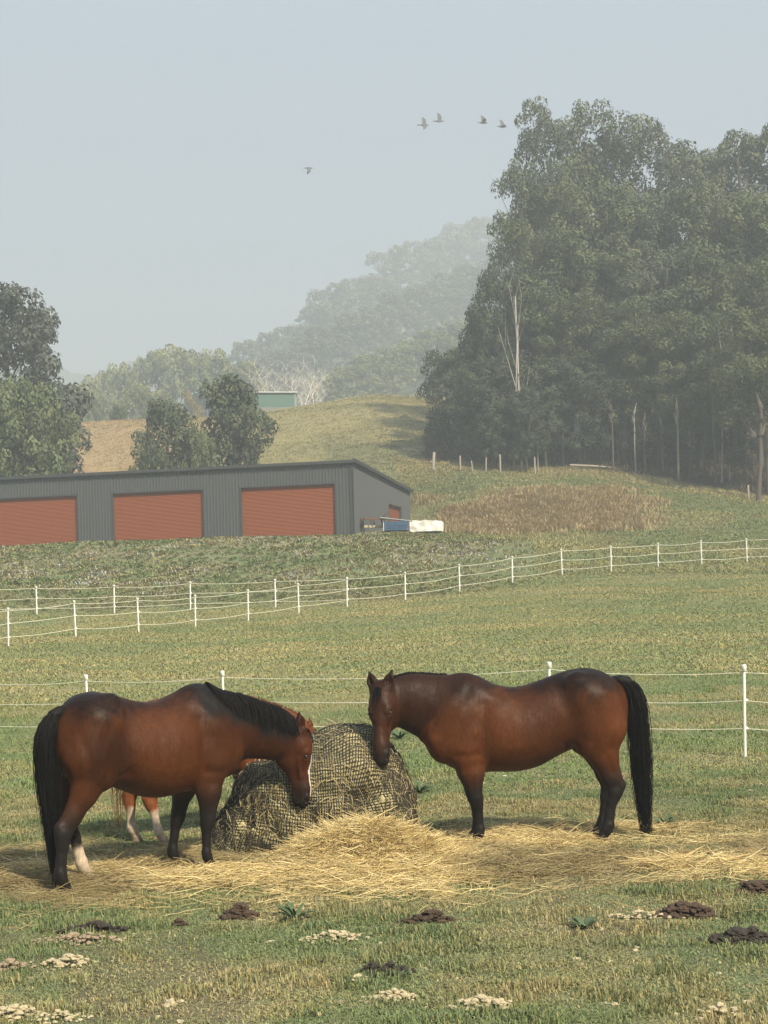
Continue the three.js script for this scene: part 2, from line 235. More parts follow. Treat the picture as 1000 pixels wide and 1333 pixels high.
// limbs: a trunk that divides; returns the tube geometry and the tips
function limbs(rnd, h, r, o) {
  const T = new Tubes(), tips = [];
  const grow = (p, dir, len, rad, level) => {
    const n = level === 0 ? 9 : 5, pts = [p.clone()], rs = [rad]; let q = p.clone(), d = dir.clone();
    for (let k = 1; k <= n; k++) { d.add(V((rnd() - 0.5) * o.wander, (rnd() - 0.35) * o.wander * 0.5 + o.lift * 0.1, (rnd() - 0.5) * o.wander)).normalize(); q = q.clone().addScaledVector(d, len / n); pts.push(q); rs.push(rad * lerp(1, level === 0 ? 0.35 : 0.22, k / n)); }
    T.add(pts, rs, level === 0 ? 7 : level === 1 ? 5 : 3);
    if (level < o.levels) { const m = level === 0 ? o.first : o.next; for (let k = 0; k < m; k++) { const t = level === 0 ? lerp(o.from, 0.98, (k + rnd() * 0.8) / m) : 0.35 + 0.6 * rnd(), i = Math.min(n - 1, Math.floor(t * n)), b = pts[i].clone().lerp(pts[i + 1], t * n - i), a = k * 2.4 + rnd() * 1.2, out = o.spread * (0.7 + 0.6 * rnd()), side = V(Math.cos(a), 0, Math.sin(a)); grow(b, d.clone().multiplyScalar(1 - out).addScaledVector(side, out).add(V(0, o.lift, 0)).normalize(), len * (level === 0 ? o.limb * (1.15 - 0.6 * t) : 0.55) * (0.75 + 0.5 * rnd()), Math.max(o.thin || 0.015, rs[i] * (o.limbR || 0.55)), level + 1); } }
    if (level >= o.levels - 1) tips.push(q);
  };
  grow(V(0, -0.3, 0), V((rnd() - 0.5) * 0.08, 1, (rnd() - 0.5) * 0.08).normalize(), h, r, 0);
  return { g: T.build(), tips };
}
// foliage: leaf-clump faces spread through puffs
function foliage(rnd, puffs, o) {
  const pos = [], col = [], idx = []; let n = 0;
  for (const [c, r] of puffs) {
    const tone = 0.66 + 0.62 * rnd(), hue = rnd(), count = Math.round(o.density * r * r);
    const base = mix3(o.a, o.b, hue);
    for (let k = 0; k < count; k++) {
      const a = rnd() * 2 * Math.PI, u = rnd() * 2 - 1, s = Math.sqrt(1 - u * u), rr = r * (0.62 + 0.42 * Math.cbrt(rnd())) * (0.85 + 0.3 * noise3(c.x + 3 * s * Math.cos(a), c.y + 3 * u, c.z + 3 * s * Math.sin(a)));
      const dir = V(s * Math.cos(a), u * o.flat, s * Math.sin(a)), p = c.clone().addScaledVector(dir, rr); if (u < -0.55 && rnd() < 0.6) continue;
      const nrm = dir.clone().multiplyScalar(1.3).add(V(rnd() - 0.5, rnd() - 0.3, rnd() - 0.5).multiplyScalar(1.3)).normalize(), t1 = V(0, 0, 0).crossVectors(nrm, V(rnd() - 0.5, rnd() - 0.5, rnd() - 0.5)).normalize(), t2 = V(0, 0, 0).crossVectors(nrm, t1);
      const L = o.leaf * (0.6 + 0.8 * rnd()), W = L * o.narrow * (0.8 + 0.5 * rnd()), droop = nrm.clone().multiplyScalar(-L * 0.25), f = tone * (0.75 + 0.5 * rnd());
      const P = [p.clone().addScaledVector(t1, -L).add(droop), p.clone().addScaledVector(t2, W), p.clone().addScaledVector(t1, L).add(droop), p.clone().addScaledVector(t2, -W)];
      for (const q of P) { pos.push(q.x, q.y, q.z); col.push(base[0] * f, base[1] * f, base[2] * f); }
      idx.push(n, n + 1, n + 3, n + 1, n + 2, n + 3); n += 4;
    }
  }
  return geo(pos, idx, col);
}
// one tree kind: height 1 unit = the real height given; puffs sit on limb tips and fill the crown
const kinds = {};
function treeKind(name, seed, o) {
  const rnd = rng(seed), { g, tips } = limbs(rnd, o.h * o.trunkTo, o.r, { wander: 0.16, lift: 0.25, levels: 2, first: 7, next: 2, from: 0.4, spread: 0.6, limb: 0.33, ...o.limbs });
  const puffs = [], H = o.h, base = H * o.base, ch = H - base;
  for (let k = 0; k < o.puffs; k++) {
    const t = (k + rnd()) / o.puffs, y = base + ch * (0.06 + 0.9 * t), env = o.shape(t) * o.w, a = k * 2.39996 + rnd() * 0.9, rr = env * Math.sqrt(0.25 + 0.75 * rnd()), pr = o.puff * (0.65 + 0.7 * rnd());
    puffs.push([V(Math.cos(a) * Math.max(0, rr - pr * 0.45), Math.min(y, H - pr * 0.85), Math.sin(a) * Math.max(0, rr - pr * 0.45)), pr]);
  }
  if (o.lobes) { const big = puffs.splice(0); for (const [c, R] of big) for (let k = 0; k < o.lobes; k++) { const u = -0.35 + 1.3 * (k + rnd() * 0.8) / o.lobes, s = Math.sqrt(Math.max(0, 1 - Math.min(1, u * u))), a = k * 2.39996 + rnd(); puffs.push([V(c.x + Math.cos(a) * s * R * 0.74, Math.min(c.y + u * R * 0.66, H - R * 0.3), c.z + Math.sin(a) * s * R * 0.74), R * (0.30 + 0.16 * rnd())]); } }
  if (o.onTips) for (const t of tips) if (rnd() < o.onTips) puffs.push([t.clone(), o.puff * (o.lobes ? 0.4 : 0.45 + 0.4 * rnd())]);
  const cg = foliage(rnd, puffs, o), ca = cg.attributes.position, rad = [], hs = []; for (let k = 0; k < ca.count; k += 4) { rad.push(Math.hypot(ca.getX(k), ca.getZ(k))); hs.push(ca.getY(k)); } rad.sort((a, b) => a - b); hs.sort((a, b) => a - b);
  kinds[name] = { trunk: g, crown: cg, h: hs[Math.floor(hs.length * 0.997)], w: rad[Math.floor(rad.length * 0.97)], bark: o.bark || barkM, o };
}
const gum = { a: [0.046, 0.066, 0.027], b: [0.098, 0.108, 0.038], leaf: 0.14, narrow: 0.6, density: 165, flat: 0.85, onTips: 0.25, lobes: 10 };
treeKind('gum1', 3, { ...gum, h: 26, trunkTo: 0.86, r: 0.34, base: 0.30, w: 5.8, puffs: 17, puff: 2.5, shape: (t) => 0.62 + 0.45 * Math.sin(Math.PI * (0.15 + 0.75 * t)) });
treeKind('gum2', 8, { ...gum, h: 24, trunkTo: 0.84, r: 0.30, base: 0.24, w: 5.4, puffs: 18, puff: 2.3, a: [0.040, 0.062, 0.027], b: [0.086, 0.102, 0.036], shape: (t) => 0.5 + 0.55 * Math.sin(Math.PI * (0.1 + 0.85 * t)) });
treeKind('gum3', 14, { ...gum, h: 28, trunkTo: 0.88, r: 0.36, base: 0.34, w: 6.2, puffs: 15, puff: 2.8, a: [0.060, 0.080, 0.046], b: [0.094, 0.108, 0.056], shape: (t) => 0.7 + 0.35 * Math.sin(Math.PI * (0.2 + 0.75 * t)) });
treeKind('low', 21, { ...gum, h: 15, trunkTo: 0.8, r: 0.24, base: 0.12, w: 4.4, puffs: 20, puff: 1.9, leaf: 0.14, a: [0.026, 0.040, 0.020], b: [0.056, 0.072, 0.032], shape: (t) => 0.55 + 0.5 * Math.sin(Math.PI * (0.2 + 0.7 * t)) });
treeKind('round', 27, { ...gum, lobes: 8, onTips: 0.5, h: 9, trunkTo: 0.75, r: 0.22, base: 0.04, w: 4.0, puffs: 26, puff: 1.5, leaf: 0.115, density: 320, a: [0.070, 0.098, 0.036], b: [0.110, 0.130, 0.050], shape: (t) => 0.75 + 0.4 * Math.sin(Math.PI * (0.05 + 0.75 * t)) - 0.55 * t * t });
treeKind('cone', 35, { ...gum, lobes: 8, onTips: 0.5, h: 8, trunkTo: 0.8, r: 0.18, base: 0.03, w: 2.9, puffs: 24, puff: 1.15, leaf: 0.10, density: 400, a: [0.044, 0.062, 0.030], b: [0.078, 0.092, 0.042], shape: (t) => 1.05 - 0.62 * t * t + 0.16 * Math.sin(11 * t) });
treeKind('sparse', 41, { ...gum, lobes: 0, onTips: 0.5, h: 13, trunkTo: 0.9, r: 0.26, base: 0.24, w: 4.6, puffs: 52, puff: 0.95, leaf: 0.135, density: 280, a: [0.040, 0.050, 0.034], b: [0.058, 0.066, 0.042], onTips: 0.9, shape: (t) => 0.75 + 0.4 * Math.sin(Math.PI * (0.1 + 0.8 * t)) - 0.3 * t });
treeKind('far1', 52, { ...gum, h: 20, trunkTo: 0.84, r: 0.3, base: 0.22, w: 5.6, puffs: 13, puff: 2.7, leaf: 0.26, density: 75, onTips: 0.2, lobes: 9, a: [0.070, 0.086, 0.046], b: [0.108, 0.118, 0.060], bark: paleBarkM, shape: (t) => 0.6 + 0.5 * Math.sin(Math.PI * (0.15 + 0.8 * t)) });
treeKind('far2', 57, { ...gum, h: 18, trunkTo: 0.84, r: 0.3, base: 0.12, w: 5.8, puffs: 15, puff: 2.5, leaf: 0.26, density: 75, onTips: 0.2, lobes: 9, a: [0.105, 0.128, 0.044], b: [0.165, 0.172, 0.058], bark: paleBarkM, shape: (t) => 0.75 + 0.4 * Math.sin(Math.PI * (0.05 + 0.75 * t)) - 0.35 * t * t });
let treeNo = 0;
function tree(name, kind, label, category, group, px, d, topPy, halfPx, spin) {   // a tree standing at a depth, as tall as its top in the photograph and as wide as its crown
  const K = kinds[kind], p = onLand(px, d), t = thing(name, label, category, group), h = Math.max(1, rowHeight(px, topPy, d) - p.y), w = halfPx / F * d, tr = part('trunk', K.trunk, K.bark, t), cr = part('crown', K.crown, leafM, t);
  cr.userData.kind = 'stuff';
  t.position.copy(p); t.scale.set(w / K.w, h / K.h, w / K.w); t.rotation.y = spin ?? (treeNo++ * 2.17); return t;
}
{ // the forest on the right
  const g = 'gum trees of the forest edge', L = ['tall grey-green gum tree deep in the misty forest', 'olive gum tree in the middle ranks of the forest', 'dark leafy gum tree at the front of the forest'];
  for (const [px, d, py, w, k] of [[738, 141, 138, 74, 3], [800, 143, 170, 76, 1], [872, 140, 156, 82, 3], [935, 142, 186, 78, 1], [1000, 142, 162, 86, 3], [1060, 140, 170, 80, 2]]) tree('gum_tree', 'gum' + k, L[0], 'tree', g + ', back', px, d, py, w);
  for (const [px, d, py, w, k] of [[712, 134, 210, 58, 2], [768, 131, 232, 72, 1], [826, 131, 242, 74, 2], [884, 129, 260, 76, 3], [940, 127, 242, 74, 1], [996, 126, 262, 76, 2], [1050, 124, 245, 70, 3]]) tree('gum_tree', 'gum' + k, L[1], 'tree', g + ', middle', px, d, py, w);
  for (const [px, d, py, w, k] of [[702, 127, 288, 54, 'gum1'], [752, 125, 302, 68, 'gum2'], [808, 124, 318, 68, 'gum1'], [862, 123, 322, 70, 'gum3'], [918, 121, 326, 68, 'gum2'], [975, 119, 332, 68, 'gum1']]) tree('gum_tree', k, 'broad gum tree just behind the front trees of the forest', 'tree', g + ', second rank', px, d, py, w);
  for (const [px, d, py, w, k] of [[640, 127, 402, 42, 'low'], [662, 124, 348, 46, 'low'], [716, 121, 372, 56, 'gum2'], [766, 120, 386, 60, 'gum1'], [818, 119, 394, 58, 'gum2'], [868, 117, 400, 58, 'gum1'], [920, 115, 406, 56, 'gum2'], [1004, 107, 388, 72, 'gum1'], [1056, 108, 380, 66, 'gum2']]) tree('gum_tree', k, L[2], 'tree', g + ', front', px, d, py, w);
  for (const [px, d, py, w] of [[690, 115.8, 505, 34], [655, 116.5, 520, 30], [592, 125, 455, 38], [630, 120, 470, 44], [670, 120.5, 460, 46], [715, 119, 475, 46], [760, 118.5, 462, 44], [810, 119, 480, 44], [862, 118, 468, 44], [912, 117, 480, 42], [962, 114, 490, 40]]) tree('understorey_tree', 'low', 'low dark bushy tree under the gums at the forest edge', 'tree', 'low trees under the gums', px, d, py, w);
}
{ // trees round the shed
  tree('open_crowned_tree', 'sparse', 'tall dark open-crowned tree behind the round tree left of the shed roof', 'tree', null, 16, 118, 382, 104, 0.6);
  tree('round_tree', 'round', 'broad rounded green tree rising just behind the end of the shed roof', 'tree', null, 36, 108, 495, 67, 0);
  tree('shed_tree', 'cone', 'smaller of the two dark pointed trees behind the shed roof', 'tree', null, 224, 110, 522, 56, 0);
  tree('shed_tree', 'cone', 'larger dark pointed tree behind the shed roof, hiding part of the green shed', 'tree', null, 308, 111, 492, 70, 1.4);
  tree('bush', 'round', 'low green bush between the two pointed trees behind the shed', 'bush', null, 262, 109, 560, 26, 2);
  tree('bush', 'round', 'low green bush at the foot of the smaller pointed tree', 'bush', null, 200, 108.5, 582, 26, 3);
  for (const [px, d, py, w] of [[105, 284, 500, 34], [136, 290, 490, 34], [166, 296, 476, 36], [204, 300, 456, 40], [248, 304, 450, 44], [286, 300, 458, 40], [318, 294, 470, 36], [80, 290, 505, 34]]) tree('hill_tree', 'far2', 'pale green round tree on the crest of the yellow hill', 'tree', 'trees along the hill crest', px, d, py, w);
  for (const [px, d, py, w] of [[125, 232, 510, 24], [180, 236, 500, 26], [222, 232, 508, 24]]) tree('hill_tree', 'far2', 'lower pale shrubby tree in front of the hill crest trees', 'tree', 'low trees in front of the hill crest trees', px, d, py, w);
  tree('shrub', 'round', 'small lone shrub on the bare tan hillside', 'shrub', null, 160, 176, 527, 12);
  kinds.tanshrub = { ...kinds.round, crown: foliage(rng(5), Array.from({ length: 40 }, (_, k) => [V(Math.cos(k * 2.4) * 2.6 * Math.sqrt(k / 40), 1 + 6.5 * ((k * 0.618) % 1), Math.sin(k * 2.4) * 2.6 * Math.sqrt(k / 40)), 1]), { ...gum, a: [0.22, 0.18, 0.08], b: [0.27, 0.21, 0.10], leaf: 0.1, density: 130 }) };
  tree('shrub', 'tanshrub', 'straw-coloured twiggy shrub behind the pointed shed trees', 'shrub', null, 258, 182, 502, 17);
}
{ // misty forest on the far slope
  const back = [[330, 470, 446], [362, 484, 436], [394, 500, 424], [424, 518, 396], [450, 536, 372], [482, 556, 362], [508, 575, 366], [528, 596, 324], [562, 615, 314], [598, 636, 306], [626, 655, 288], [660, 670, 284], [698, 675, 290]];
  const fore = [[345, 400, 470], [378, 410, 458], [410, 420, 440], [440, 432, 424], [470, 446, 408], [500, 458, 400], [530, 472, 380], [562, 486, 372], [594, 500, 356], [626, 514, 346], [655, 525, 340]], low = [[436, 300, 490], [464, 312, 474], [492, 322, 462], [520, 332, 452], [548, 342, 440], [576, 354, 430], [604, 364, 420], [634, 374, 412]];
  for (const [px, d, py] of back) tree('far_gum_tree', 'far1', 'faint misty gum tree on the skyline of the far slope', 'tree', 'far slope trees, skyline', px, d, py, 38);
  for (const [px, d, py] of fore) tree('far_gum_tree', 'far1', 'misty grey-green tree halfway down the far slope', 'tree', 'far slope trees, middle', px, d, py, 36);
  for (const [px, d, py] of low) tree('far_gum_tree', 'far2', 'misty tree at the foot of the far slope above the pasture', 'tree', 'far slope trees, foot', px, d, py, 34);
}
{ // bare and dead trees
  const bare = (seed, o) => limbs(rng(seed), 1, o.r, { thin: 0.0008, limbR: 0.5, wander: 0.22, lift: 0.2, levels: 3, first: 9, next: 4, from: 0.15, spread: 0.55, limb: 0.6, ...o }).g, g1 = bare(4, { r: 0.020, limbR: 0.7, thin: 0.0035 }), g2 = bare(9, { r: 0.020, limbR: 0.7, thin: 0.0035 });
  const put = (name, g, m, label, group, px, d, py, ww = 1, spin = 0) => { const p = onLand(px, d), h = rowHeight(px, py, d) - p.y, t = top(name, g, m, label, 'tree', group); t.position.copy(p); t.scale.set(h * ww, h, h * ww); t.rotation.y = spin; return t; };
  const fl = mat(0.62, 0.59, 0.54, 0.9);
  [[362, 196, 478], [380, 195, 472], [398, 194, 474], [416, 194, 486], [430, 196, 492]].forEach(([px, d, py], k) => put('bare_tree', k % 2 ? g1 : g2, fl, 'leafless whitish tree beside the small green shed', 'bare trees by the green shed', px, d, py, 1.0, k * 1.3));
  const dead = bare(17, { r: 0.0075, first: 5, next: 1, levels: 2, from: 0.42, spread: 0.34, limb: 0.32, wander: 0.06, lift: 0.35 });
  put('dead_tree', dead, deadM, 'tall bleached dead tree with bare limbs at the forest corner', null, 684, 117.6, 284, 0.9, 0.4);
  put('dead_tree', bare(19, { r: 0.0055, first: 4, next: 1, levels: 2, from: 0.4, spread: 0.3, limb: 0.3, wander: 0.07, lift: 0.35 }), deadM, 'thinner leaning dead tree beside the tall bleached one', null, 670, 117.6, 345, 1, 2.4).rotation.z = 0.05;
  put('dead_tree', bare(23, { r: 0.010, first: 6, next: 2, levels: 2, from: 0.35, spread: 0.5, limb: 0.5, wander: 0.16 }), fl, 'white dead tree leaning beyond the round tree by the shed', null, 92, 165, 502, 1.2, 1).rotation.z = -0.15;
  put('dead_tree', bare(29, { r: 0.006, first: 5, next: 1, levels: 2, from: 0.5, spread: 0.3, limb: 0.35, wander: 0.08, lift: 0.4 }), deadM, 'dead tree with fanned bare limbs among the forest trunks', null, 944, 114, 398, 0.8, 2);
  // bare trunks of the forest that show at its foot
  const pole = (seed) => limbs(rng(seed), 1, 0.014, { wander: 0.05, lift: 0.3, levels: 1, first: 3, next: 1, from: 0.75, spread: 0.3, limb: 0.2 }).g, p1 = pole(2), p2 = pole(6);
  [[705, 117.5, 520], [738, 118, 525], [803, 115.5, 490], [832, 115.2, 500], [845, 114.6, 505], [868, 114.6, 520], [887, 113.8, 480], [905, 116, 500], [937, 111, 460], [955, 114, 510], [975, 112, 520]].forEach(([px, d, py], k) => put('slender_tree', k % 2 ? p1 : p2, k % 3 === 0 ? paleBarkM : barkM, k % 3 === 0 ? 'slim pale bare-stemmed tree standing in the shade of the forest edge' : 'slim dark bare-stemmed tree standing in the shade of the forest edge', k % 3 === 0 ? 'pale trunks at the forest edge' : 'dark trunks at the forest edge', px, d, py, 1, k * 1.7));
  put('slender_tree', p1, barkM, 'thick-stemmed leaning tree at the end of the pasture in front of the forest', null, 990, 103.5, 470, 1.7, 1).rotation.z = -0.06;
}

{ // wooded hills lost in the mist beyond the valley on the left
  const pos = [], col = [], idx = [], nx = 150, nd = 70;
  for (let j = 0; j <= nd; j++) for (let i = 0; i <= nx; i++) { const d = lerp(470, 900, j / nd), px = lerp(-900, 480, i / nx), x = (px - 500) / F * d, z = -d, t = j / nd; pos.push(x, 4 + 138 * Math.pow(t, 1.1) + 60 * t * (fbm(x * 0.007, 3, 3) - 0.5) - 40 * sstep(0.9, 1, t) + 9 * noise3(x * 0.07, 2, z * 0.07) + 5 * noise3(x * 0.19, 4, z * 0.19), z); col.push(...mix3([0.042, 0.058, 0.034], [0.075, 0.088, 0.046], fbm(x * 0.05, z * 0.05, 3))); }
  for (let j = 0; j < nd; j++) for (let i = 0; i < nx; i++) { const a = j * (nx + 1) + i; idx.push(a, a + 1, a + nx + 1, a + 1, a + nx + 2, a + nx + 1); }
  structure('hills', geo(pos, idx, col), new THREE.MeshStandardMaterial({ vertexColors: true, roughness: 0.95, side: THREE.DoubleSide }));
}

// ---------- horses ----------
// a body is a field of tapered, flattened bones joined with a smooth minimum, meshed with surface nets into one skin
const smin = (a, b, k) => { const h = Math.max(k - Math.abs(a - b), 0) / k; return Math.min(a, b) - h * h * k * 0.25; };
const grooves = [[0.60, 1.34, 0.88, 0.98, 0.008, 0.05], [0.48, 1.20, 0.50, 0.86, 0.009, 0.055], [0.55, 0.80, 0.72, 0.79, 0.009, 0.034], [-0.215, 1.26, -0.30, 0.90, 0.012, 0.075], [-0.63, 1.16, -0.56, 0.82, 0.006, 0.035], [-0.52, 0.78, -0.60, 0.60, 0.004, 0.025], [-0.30, 1.34, -0.46, 1.12, 0.003, 0.045], [-0.20, 0.85, -0.34, 0.81, 0.008, 0.034], [0.585, 0.70, 0.60, 0.52, 0.003, 0.02], ...[0, 1, 2, 3].map((k) => [-0.02 + 0.11 * k, 1.12, -0.08 + 0.11 * k, 0.86, 0.0009, 0.03])];   // x, y, x, y, depth, width: the hollows between muscles
function boneField(bones, trunk) {
  for (const b of bones) {
    b.d = [b.b[0] - b.a[0], b.b[1] - b.a[1], b.b[2] - b.a[2]]; b.l2 = Math.max(1e-9, b.d[0] ** 2 + b.d[1] ** 2 + b.d[2] ** 2);
    b.c = [0, 1, 2].map((k) => (b.a[k] + b.b[k]) / 2); b.R = Math.sqrt(b.l2) / 2 + Math.max(b.ra, b.rb) * Math.max(1, b.s);
    const L = b.L || [0, 0, 1], n = Math.hypot(...L); b.Lx = L[0] / n; b.Ly = L[1] / n; b.Lz = L[2] / n; b.ld = b.Lx * b.d[0] + b.Ly * b.d[1] + b.Lz * b.d[2];
  }
  const boneD = (b, x, y, z) => {
    let px = x - b.a[0], py = y - b.a[1], pz = z - b.a[2];
    let t = (px * b.d[0] + py * b.d[1] + pz * b.d[2]) / b.l2; t = t < 0 ? 0 : t > 1 ? 1 : t;
    px -= b.d[0] * t; py -= b.d[1] * t; pz -= b.d[2] * t;
    const q = px * b.Lx + py * b.Ly + pz * b.Lz, r = b.ra + (b.rb - b.ra) * t, s = b.s;
    const o2 = px * px + py * py + pz * pz - q * q, g = Math.sqrt(Math.max(0, o2) + q * q / (s * s));
    return (g - r) * Math.min(1, s);
  };
  const S = trunk, n = S.length, at = (x, out) => {
    let k = 0; while (k < n - 2 && x > S[k + 1][0]) k++;
    const a = S[Math.max(0, k - 1)], b = S[k], c = S[k + 1], d = S[Math.min(n - 1, k + 2)], t = clamp((x - b[0]) / (c[0] - b[0]));
    for (let j = 1; j < 4; j++) { const p = b[j], q = c[j], m0 = (q - a[j]) / (c[0] - a[0] || 1) * (c[0] - b[0]), m1 = (d[j] - p) / (d[0] - b[0] || 1) * (c[0] - b[0]), t2 = t * t, t3 = t2 * t; out[j] = (2 * t3 - 3 * t2 + 1) * p + (t3 - 2 * t2 + t) * m0 + (-2 * t3 + 3 * t2) * q + (t3 - t2) * m1; }
    return out;
  };
  const o = [0, 0, 0, 0], all = { add: bones.filter((b) => !b.cut), cut: bones.filter((b) => b.cut) }, near = (x, y, z, reach) => { const q = (b) => { const ex = x - b.c[0], ey = y - b.c[1], ez = z - b.c[2], r = reach + b.R; return ex * ex + ey * ey + ez * ez < r * r; }; return { add: all.add.filter(q), cut: all.cut.filter(q) }; };
  const f = (x, y, z, list = all) => {
    const xc = clamp(x, S[0][0], S[n - 1][0]); at(xc, o);
    const ry = Math.max(0.03, (o[1] - o[2]) / 2), cy = (o[1] + o[2]) / 2, hw = Math.max(0.03, o[3]), dy = y - cy;
    const w = hw * (1 - 0.16 * clamp(dy / ry, -0.4, 1)), g = Math.sqrt((dy / ry) ** 2 + (z / w) ** 2), rm = Math.min(ry, hw);
    let D = (g - 1) * rm; if (xc !== x) { const e = D > 0 ? D : 0; D = Math.sqrt(e * e + (x - xc) * (x - xc)) + Math.min(D, 0) * 0.2; }
    for (const b of list.add) {
      const ex = x - b.c[0], ey = y - b.c[1], ez = z - b.c[2], r = b.R + b.k + D; if (r < 0 || ex * ex + ey * ey + ez * ez > r * r) continue;
      D = smin(D, boneD(b, x, y, z), b.k);
    }
    for (const b of list.cut) { const c = -boneD(b, x, y, z); if (c > D - b.k) D = -smin(-D, -c, b.k); }
    if (z > 0.07 || z < -0.07) for (const [x1, y1, x2, y2, dep, wid] of grooves) { const dx = x2 - x1, dy = y2 - y1, t = clamp(((x - x1) * dx + (y - y1) * dy) / (dx * dx + dy * dy)), ex = x - x1 - dx * t, ey = y - y1 - dy * t, q = (ex * ex + ey * ey) / (wid * wid); if (q < 5) D += dep * Math.exp(-q); }
    return Math.max(D + (noise3(x * 5, y * 5, z * 5) - 0.5) * 0.012 + (noise3(x * 13, y * 8, z * 13) - 0.5) * 0.005, -y);
  };
  return { f, boneD, near };
}
function surfaceNet(f, near, lo, hi, cell) {
  const lists = new Map();
  const n = [0, 1, 2].map((k) => Math.ceil((hi[k] - lo[k]) / cell / 8) * 8 + 1), [nx, ny, nz] = n, val = new Float32Array(nx * ny * nz).fill(1), id = (i, j, k) => (k * ny + j) * nx + i, B = 8, rad = B * cell * 0.87;
  for (let k = 0; k < nz; k += B) for (let j = 0; j < ny; j += B) for (let i = 0; i < nx; i += B) {
    const c = f(lo[0] + (i + 4) * cell, lo[1] + (j + 4) * cell, lo[2] + (k + 4) * cell), far = Math.abs(c) > rad * 1.15 + 0.004; if (far && Math.abs(c) > rad * 3) { if (c < 0) for (let kk = k; kk < Math.min(nz, k + B); kk++) for (let jj = j; jj < Math.min(ny, j + B); jj++) val.fill(c, id(i, jj, kk), id(Math.min(nx, i + B), jj, kk)); continue; }
    const list = near(lo[0] + (i + 4) * cell, lo[1] + (j + 4) * cell, lo[2] + (k + 4) * cell, rad * 2.2 + 0.11); lists.set(id(i, j, k), list);
    for (let kk = k; kk < Math.min(nz, k + B); kk++) for (let jj = j; jj < Math.min(ny, j + B); jj++) for (let ii = i; ii < Math.min(nx, i + B); ii++) val[id(ii, jj, kk)] = far ? c : f(lo[0] + ii * cell, lo[1] + jj * cell, lo[2] + kk * cell, list);
  }
  const vid = new Int32Array(nx * ny * nz).fill(-1), pos = [], idx = [], own = [];
  const E = [[0, 1], [2, 3], [4, 5], [6, 7], [0, 2], [1, 3], [4, 6], [5, 7], [0, 4], [1, 5], [2, 6], [3, 7]], v = new Float32Array(8);
  for (let k = 0; k < nz - 1; k++) for (let j = 0; j < ny - 1; j++) for (let i = 0; i < nx - 1; i++) {
    let m = 0; for (let c = 0; c < 8; c++) { v[c] = val[id(i + (c & 1), j + ((c >> 1) & 1), k + (c >> 2))]; if (v[c] < 0) m |= 1 << c; }
    if (m === 0 || m === 255) continue;
    let x = 0, y = 0, z = 0, q = 0;
    for (const [a, b] of E) if ((v[a] < 0) !== (v[b] < 0)) { const t = v[a] / (v[a] - v[b]); x += (a & 1) + t * ((b & 1) - (a & 1)); y += ((a >> 1) & 1) + t * (((b >> 1) & 1) - ((a >> 1) & 1)); z += (a >> 2) + t * ((b >> 2) - (a >> 2)); q++; }
    vid[id(i, j, k)] = pos.length / 3; own.push(lists.get(id(i & ~7, j & ~7, k & ~7))); pos.push(lo[0] + (i + x / q) * cell, lo[1] + (j + y / q) * cell, lo[2] + (k + z / q) * cell);
  }
  const quad = (a, b, c, d, flip) => { if (a < 0 || b < 0 || c < 0 || d < 0) return; if (flip) idx.push(a, c, b, a, d, c); else idx.push(a, b, c, a, c, d); };
  for (let k = 1; k < nz - 1; k++) for (let j = 1; j < ny - 1; j++) for (let i = 1; i < nx - 1; i++) {
    const s = val[id(i, j, k)] < 0;
    if (s !== (val[id(i + 1, j, k)] < 0)) quad(vid[id(i, j - 1, k - 1)], vid[id(i, j, k - 1)], vid[id(i, j, k)], vid[id(i, j - 1, k)], !s);
    if (s !== (val[id(i, j + 1, k)] < 0)) quad(vid[id(i - 1, j, k - 1)], vid[id(i - 1, j, k)], vid[id(i, j, k)], vid[id(i, j, k - 1)], !s);
    if (s !== (val[id(i, j, k + 1)] < 0)) quad(vid[id(i - 1, j - 1, k)], vid[id(i, j - 1, k)], vid[id(i, j, k)], vid[id(i - 1, j, k)], !s);
  }
  const nor = new Float32Array(pos.length), e = cell * 0.8;
  for (let p = 0; p < pos.length; p += 3) { const [x, y, z] = [pos[p], pos[p + 1], pos[p + 2]]; const q = own[p / 3]; let a = f(x + e, y, z, q) - f(x - e, y, z, q), b = f(x, y + e, z, q) - f(x, y - e, z, q), c = f(x, y, z + e, q) - f(x, y, z - e, q); const l = Math.sqrt(a * a + b * b + c * c) || 1; nor[p] = a / l; nor[p + 1] = b / l; nor[p + 2] = c / l; }
  return { pos: new Float32Array(pos), idx: new Uint32Array(idx), nor, own };
}
const v3 = (a) => V(a[0], a[1], a[2]), arr = (v) => [v.x, v.y, v.z];
